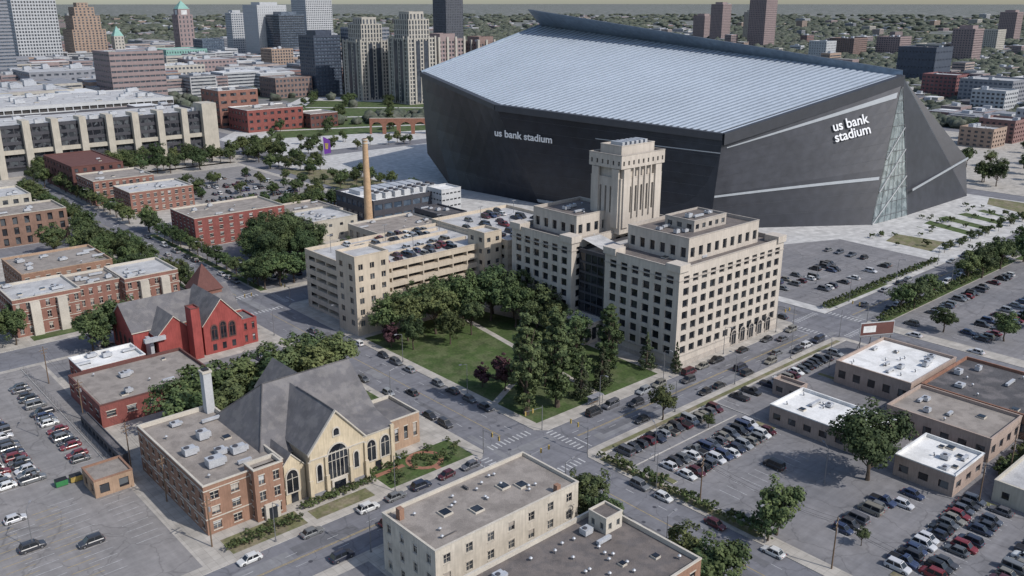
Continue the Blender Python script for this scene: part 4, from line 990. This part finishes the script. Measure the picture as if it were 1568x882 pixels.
for i in range(26): tree(random.uniform(50,112),random.choice([281,300,316,334,355])+random.uniform(-1,1),random.uniform(6,9))
for i in range(22): tree(random.uniform(-30,-22) if i%2 else random.uniform(-46,-30),random.uniform(186,258),random.uniform(9,13))
for u,v,h in ((-24,268,13),(-21,275,12),(4,268,12),(-30,302,13),(-24,306,12)): tree(u,v,h)
for i in range(26): tree(random.uniform(52,116),random.uniform(251,262),random.uniform(7,11))
for i in range(34): tree(random.uniform(118,150),random.uniform(255,400),random.uniform(6,10))
for i in range(50): tree(random.uniform(-10,150),random.uniform(402,446),random.uniform(9,14))
for i in range(26): tree(random.uniform(152,250),random.uniform(405,470),random.uniform(6,10),z=.03)
for i in range(80):
    t=random.random();a=V((180,500,0)).lerp(V((350,730,0)),t);b2=V((330,450,0)).lerp(V((440,620,0)),t);q=a.lerp(b2,random.choice([.02,.3,.62,.98]));tree(q.x+random.uniform(-4,4),q.y+random.uniform(-4,4),random.uniform(8,12),z=.05)
for i in range(18): tree(240+i*7,8+random.uniform(-1,1),random.uniform(4,6))
for u,v,h in ((152,-16,10),(160,-17,11),(172,-16,10),(205,-16,12),(214,-18,13),(222,-15,12),(232,-18,12),(150,-50,10),(170,-52,9),(190,-50,10),(144,-34,9),(240,-14,11),(250,-20,12),(262,-16,13),(275,-22,12)): tree(u,v,h,wd=1.15)
for i in range(20): tree(random.uniform(255,365),random.uniform(-60,-20),random.uniform(9,14))
for i in range(60): tree(random.uniform(392,640),random.uniform(-40,160),random.uniform(9,14))
for i in range(38): tree(137+i*2.3,3.2,2.4,'s')
for i in range(44): tree(138+i*2.4,-16.2,2.8,'s')
for i in range(16): tree(-60+i*1.1+random.uniform(-.3,.3),8,1.7,'s')
for i in range(16): tree(-78+i,4+random.uniform(-.5,3),1.6,'s')
for i in range(30): tree(random.uniform(-42,-19),random.uniform(3.5,13),random.uniform(1,1.8),'s')
for i in range(24): tree(2.2,-18-i*1.9,random.uniform(1.4,3),'s')
for i in range(18): tree(random.uniform(60,84),-82.5,random.uniform(2,3.4),'s')
for i in range(30): tree(random.uniform(232,345),random.uniform(11,42),random.uniform(1.5,3),'s')
for i in range(20): tree(random.uniform(80,112),-81.5,random.uniform(1.5,2.6),'s')

# far tree masses out to the horizon (one object)
CAM=np.array([-135.,-141.])
def ico():
    import bmesh
    bm=bmesh.new();bmesh.ops.create_icosphere(bm,subdivisions=2,radius=1);vv=np.array([v.co[:] for v in bm.verts]);ff=np.array([[v.index for v in f.verts] for f in bm.faces]);bm.free();return vv,ff
IV,IF=ico()
N=17000
inv=rng.uniform(1/8500,1/780,N*2);Dd=1/inv;th2=rng.uniform(-.62,.62,N*2)
fwd=np.array([.664,.748]);rt=np.array([.748,-.664])
pos=CAM+Dd[:,None]*(fwd*np.cos(th2)[:,None]+rt*np.sin(th2)[:,None])
cl=np.sin(pos[:,0]*.011+1.3)*np.cos(pos[:,1]*.009)+np.sin(pos[:,0]*.004-pos[:,1]*.006)+rng.normal(size=N*2)*.5
down=(pos[:,0]<1000)&(pos[:,1]>560)&(Dd<2300)     # downtown has few trees
keep=(cl>-.5)&(~down|(rng.random(N*2)<.08))&~((pos[:,0]<640)&(pos[:,1]<440))
pos=pos[keep][:N];Dd=Dd[keep][:N];n=len(pos)
sz=rng.uniform(3.2,6.5,n)*(1+np.clip((Dd-900)/1500,0,3.4))
jit=1+rng.normal(size=(n,len(IV),1))*.2
hz=np.minimum(sz,8+sz*.12)
vv=IV[None]*jit*sz[:,None,None]
vv[:,:,2]=IV[None,:,2]*jit[:,:,0]*hz[:,None]*.8+hz[:,None]*.6
vv[:,:,0]+=pos[:,0:1];vv[:,:,1]+=pos[:,1:2]
ff=(IF[None]+(np.arange(n)*len(IV))[:,None,None]).reshape(-1,3)
me=bpy.data.meshes.new("distant_trees");me.vertices.add(n*len(IV));me.vertices.foreach_set("co",vv.reshape(-1).astype(np.float32))
me.loops.add(len(ff)*3);me.loops.foreach_set("vertex_index",ff.reshape(-1).astype(np.int32));me.polygons.add(len(ff))
me.polygons.foreach_set("loop_start",(np.arange(len(ff))*3).astype(np.int32));me.polygons.foreach_set("loop_total",np.full(len(ff),3,np.int32));me.update();me.validate()
mat("far_leaf",(.068,.08,.058),.95,.45,.05,.35,col2=(.095,.10,.08));me.materials.append(MATS["far_leaf"])  # lightened and desaturated, distance haze put into the leaf colour
o=bpy.data.objects.new("distant_trees",me);COL.objects.link(o)
# far buildings mass
random.seed(11)
HAZE=True
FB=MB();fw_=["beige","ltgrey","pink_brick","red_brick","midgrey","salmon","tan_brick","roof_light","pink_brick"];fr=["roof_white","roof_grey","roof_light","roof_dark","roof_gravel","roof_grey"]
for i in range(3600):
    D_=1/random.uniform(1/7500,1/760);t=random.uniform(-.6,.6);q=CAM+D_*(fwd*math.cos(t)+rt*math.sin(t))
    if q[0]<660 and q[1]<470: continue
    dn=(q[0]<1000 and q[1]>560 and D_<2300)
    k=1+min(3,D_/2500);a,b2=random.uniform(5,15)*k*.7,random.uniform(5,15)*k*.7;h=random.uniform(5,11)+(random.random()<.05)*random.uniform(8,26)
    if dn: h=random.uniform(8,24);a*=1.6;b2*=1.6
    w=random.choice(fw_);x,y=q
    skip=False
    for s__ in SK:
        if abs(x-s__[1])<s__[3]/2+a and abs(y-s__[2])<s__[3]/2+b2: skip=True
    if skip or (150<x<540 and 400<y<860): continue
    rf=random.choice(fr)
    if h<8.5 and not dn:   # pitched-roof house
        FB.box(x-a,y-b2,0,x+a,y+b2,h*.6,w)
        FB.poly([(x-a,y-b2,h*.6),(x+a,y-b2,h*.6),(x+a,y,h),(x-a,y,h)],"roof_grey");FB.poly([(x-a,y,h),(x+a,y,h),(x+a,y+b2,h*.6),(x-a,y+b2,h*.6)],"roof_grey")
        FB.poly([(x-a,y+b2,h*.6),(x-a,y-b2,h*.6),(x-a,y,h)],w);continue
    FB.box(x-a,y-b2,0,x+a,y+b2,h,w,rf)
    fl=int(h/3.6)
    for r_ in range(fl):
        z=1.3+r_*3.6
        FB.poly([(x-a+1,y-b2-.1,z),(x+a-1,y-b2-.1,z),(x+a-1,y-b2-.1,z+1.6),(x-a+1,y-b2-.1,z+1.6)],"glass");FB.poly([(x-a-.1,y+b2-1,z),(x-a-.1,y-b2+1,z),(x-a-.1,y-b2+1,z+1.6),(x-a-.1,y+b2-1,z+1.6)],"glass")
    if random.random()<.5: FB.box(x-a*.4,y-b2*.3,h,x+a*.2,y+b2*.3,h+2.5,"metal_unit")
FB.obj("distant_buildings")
HAZE=False

# ---------------------------------------------------------------- street furniture
def lampmesh():
    M=MB();M.cyl(0,0,0,.5,.22,.18,"steel",8);M.tube((0,0,.5),(0,0,8.6),.1,.07,"steel",6);M.tube((0,0,8.6),(2.0,0,9.1),.06,.05,"steel",5)
    M.box(1.7,-.16,9.0,2.6,.16,9.18,"midgrey",bottom=True);M.box(1.85,-.11,8.94,2.45,.11,9.0,"lamp_lens",bottom=True);return M.mesh("lamp_mesh")
LM=lampmesh()
def lamp(u,v,a,n="street_lamp",me=LM,z=.12):
    o=bpy.data.objects.new(n,me);o.location=(u,v,z);o.rotation_euler=(0,0,a);COL.objects.link(o)
for u in (-70,-42,22,48,76,104,150,185,220): lamp(u,1.4,-math.pi/2);lamp(u+12,-13.8,math.pi/2)
for v in (30,60,95,-35,-62,160,200,240,300,340): lamp(.9,v,math.pi);lamp(-16.9,v+10,0)
for u,v in ((-100,-14),(10,-27),(30,-58),(90,-25),(-92,80),(-106,30),(160,20),(200,-50)): lamp(u,v,1.0)
M=MB();M.tube((0,0,0),(0,0,6.5),.12,.1,"steel",6);M.tube((0,0,6.0),(6,0,6.6),.07,.05,"steel",5)
for x in (3.2,5.6): 
    M.box(x-.16,-.14,5.5,x+.16,.14,6.6,"paint_yellow",bottom=True)
    for k in range(3): M.tube((x,-.15,5.72+k*.32),(x,-.3,5.72+k*.32),.1,.1,"black_part",8)
SIG=M.mesh("signal_mesh")
for u,v,a in ((1.6,1.6,math.pi),(-17,1.8,-math.pi/2),(-17,-14.2,0),(1.4,-14,math.pi/2),(114.5,1.6,math.pi),(133,-14,math.pi/2),(1.6,129,math.pi/2),(-17,131,0)): lamp(u,v,a,"traffic_signal",SIG)
M=MB();M.tube((0,0,0),(0,0,11),.16,.11,"wood_pole",7);M.box(-1.2,-.06,9.9,1.2,.06,10.05,"wood_pole",bottom=True);M.box(-.9,-.06,9,.9,.06,9.12,"wood_pole",bottom=True)
M.cyl(.35,0,7.6,8.5,.22,.22,"midgrey",8)
for x in (-1.1,-.5,.5,1.1): M.cyl(x,0,10.05,10.25,.05,.04,"ltgrey",6)
UP=M.mesh("pole_mesh")
LN=((-80,8),(-80.2,30),(-80.6,50),(-81,82),(-81,112)),((3,-45),(3,-75),(3,-105)),((46,-84),(62,-84),(84,-84),(116,-84))
WR=MB()
for ln in LN:
    for u,v in ln: lamp(u,v,.3,"utility_pole",UP)
    for (a,b2) in zip(ln[:-1],ln[1:]):
        for off in (-1.0,-.4,.9):
            pr=None
            for i in range(9):
                t=i/8;p=(a[0]+(b2[0]-a[0])*t+off*.95,a[1]+(b2[1]-a[1])*t+off*.3,10.35-1.1*4*t*(1-t))
                if pr: WR.tube(pr,p,.02,.02,"black_part",3)
                pr=p
WR.obj("overhead_wires")
M=MB()
for i in range(28):
    x=-83.6;y=54+i*2.7;M.tube((x,y,.12),(x,y,1.8),.04,.04,"steel",5)
for z in (.5,1.1,1.8): M.tube((-83.6,54,z),(-83.6,127,z),.025,.025,"steel",4)
M.obj("fence")
M=MB()
for x in (0,3.3,6.6,10): M.tube((x,0,.12),(x,0,7.8),.14,.12,"steel",6);M.tube((x,2.2,.12),(x,0,5.5),.09,.09,"steel",5)
M.box(-.6,-.2,7.2,10.6,.1,11.2,"ltgrey",bottom=True);M.box(-.4,-.26,7.4,10.4,-.21,11.0,"dark_red",bottom=True);M.box(.4,-.3,8.2,4.5,-.27,10.2,"roof_white",bottom=True);M.box(-.8,-1.0,7.0,10.8,-.2,7.12,"steel",bottom=True)
o=M.obj("billboard");o.location=(103,-27,0);o.rotation_euler=(0,0,-.5)
M=MB();M.tube((0,0,0),(0,0,15),.25,.12,"ltgrey",6)
M.poly([(0,.0,14.5),(4.6,0,12),(5,0,3.5),(0,0,2.5)],"purple");M.poly([(0,.08,14.5),(0,.08,2.5),(5,.08,3.5),(4.6,.08,12)],"purple");M.poly([(1,-.06,10),(3.4,-.06,10),(3,-.06,6),(1.4,-.06,6)],"paint_yellow")
o=M.obj("plaza_banner");o.location=(168,392,.12);o.rotation_euler=(0,0,-.7)
M=MB()
for x in (0,2,4): M.box(x-.05,0,0,x+.05,.1,2.4,"steel");M.box(x-.05,1.4,0,x+.05,1.5,2.4,"steel")
M.box(-.3,-.2,2.4,4.3,1.7,2.55,"midgrey",bottom=True);M.box(0,1.42,.3,4,1.46,2.2,"glass_blue");M.box(.5,1,.4,3.5,1.35,.5,"wood_pole",bottom=True)
o=M.obj("bus_shelter");o.location=(20,2.2,.12)
M=MB()
for k,c_ in ((0,"green_bin"),(3,"paint_yellow")):
    M.poly([(k,0,.15),(k+2.4,0,.15),(k+2.4,-.25,1.5),(k,-.25,1.5)],c_);M.poly([(k+2.4,1.3,.15),(k,1.3,.15),(k,1.45,1.6),(k+2.4,1.45,1.6)],c_)
    M.poly([(k,1.3,.15),(k,0,.15),(k,-.25,1.5),(k,1.45,1.6)],c_);M.poly([(k+2.4,0,.15),(k+2.4,1.3,.15),(k+2.4,1.45,1.6),(k+2.4,-.25,1.5)],c_);M.poly([(k,-.25,1.5),(k+2.4,-.25,1.5),(k+2.4,1.45,1.6),(k,1.45,1.6)],"black_part")
o=M.obj("dumpster");o.location=(-96,51,.13)

# ---------------------------------------------------------------- light, sky, camera
w=bpy.data.worlds.new("World");SC.world=w;w.use_nodes=True;nt=w.node_tree
bg=nt.nodes["Background"];sk=nt.nodes.new("ShaderNodeTexSky");sk.sky_type='NISHITA';sk.sun_disc=False
sk.sun_elevation=math.radians(SUN_EL);sk.sun_rotation=math.atan2(SUN_AZ[0],SUN_AZ[1]);sk.air_density=1.0;sk.dust_density=1.2
nt.links.new(sk.outputs[0],bg.inputs[0]);bg.inputs[1].default_value=.15
sl=bpy.data.lights.new("sun",'SUN');sl.energy=3.6;sl.angle=math.radians(.7);sl.color=(1,.96,.91)
so=bpy.data.objects.new("sun",sl);COL.objects.link(so);e=math.radians(SUN_EL)
so.rotation_euler=V((SUN_AZ[0]*math.cos(e),SUN_AZ[1]*math.cos(e),math.sin(e))).to_track_quat('Z','Y').to_euler()
ca=bpy.data.cameras.new("camera");co=bpy.data.objects.new("camera",ca);COL.objects.link(co)
ca.sensor_width=36;ca.lens=36*1358/1568;ca.clip_start=1;ca.clip_end=300000
co.location=(-134.8,-140.9,100);co.rotation_euler=(math.radians(90-17.8),0,-math.radians(41.6))
SC.camera=co
SC.view_settings.view_transform='Standard';SC.view_settings.look='None';SC.view_settings.exposure=0
print("objects",len(bpy.data.objects))
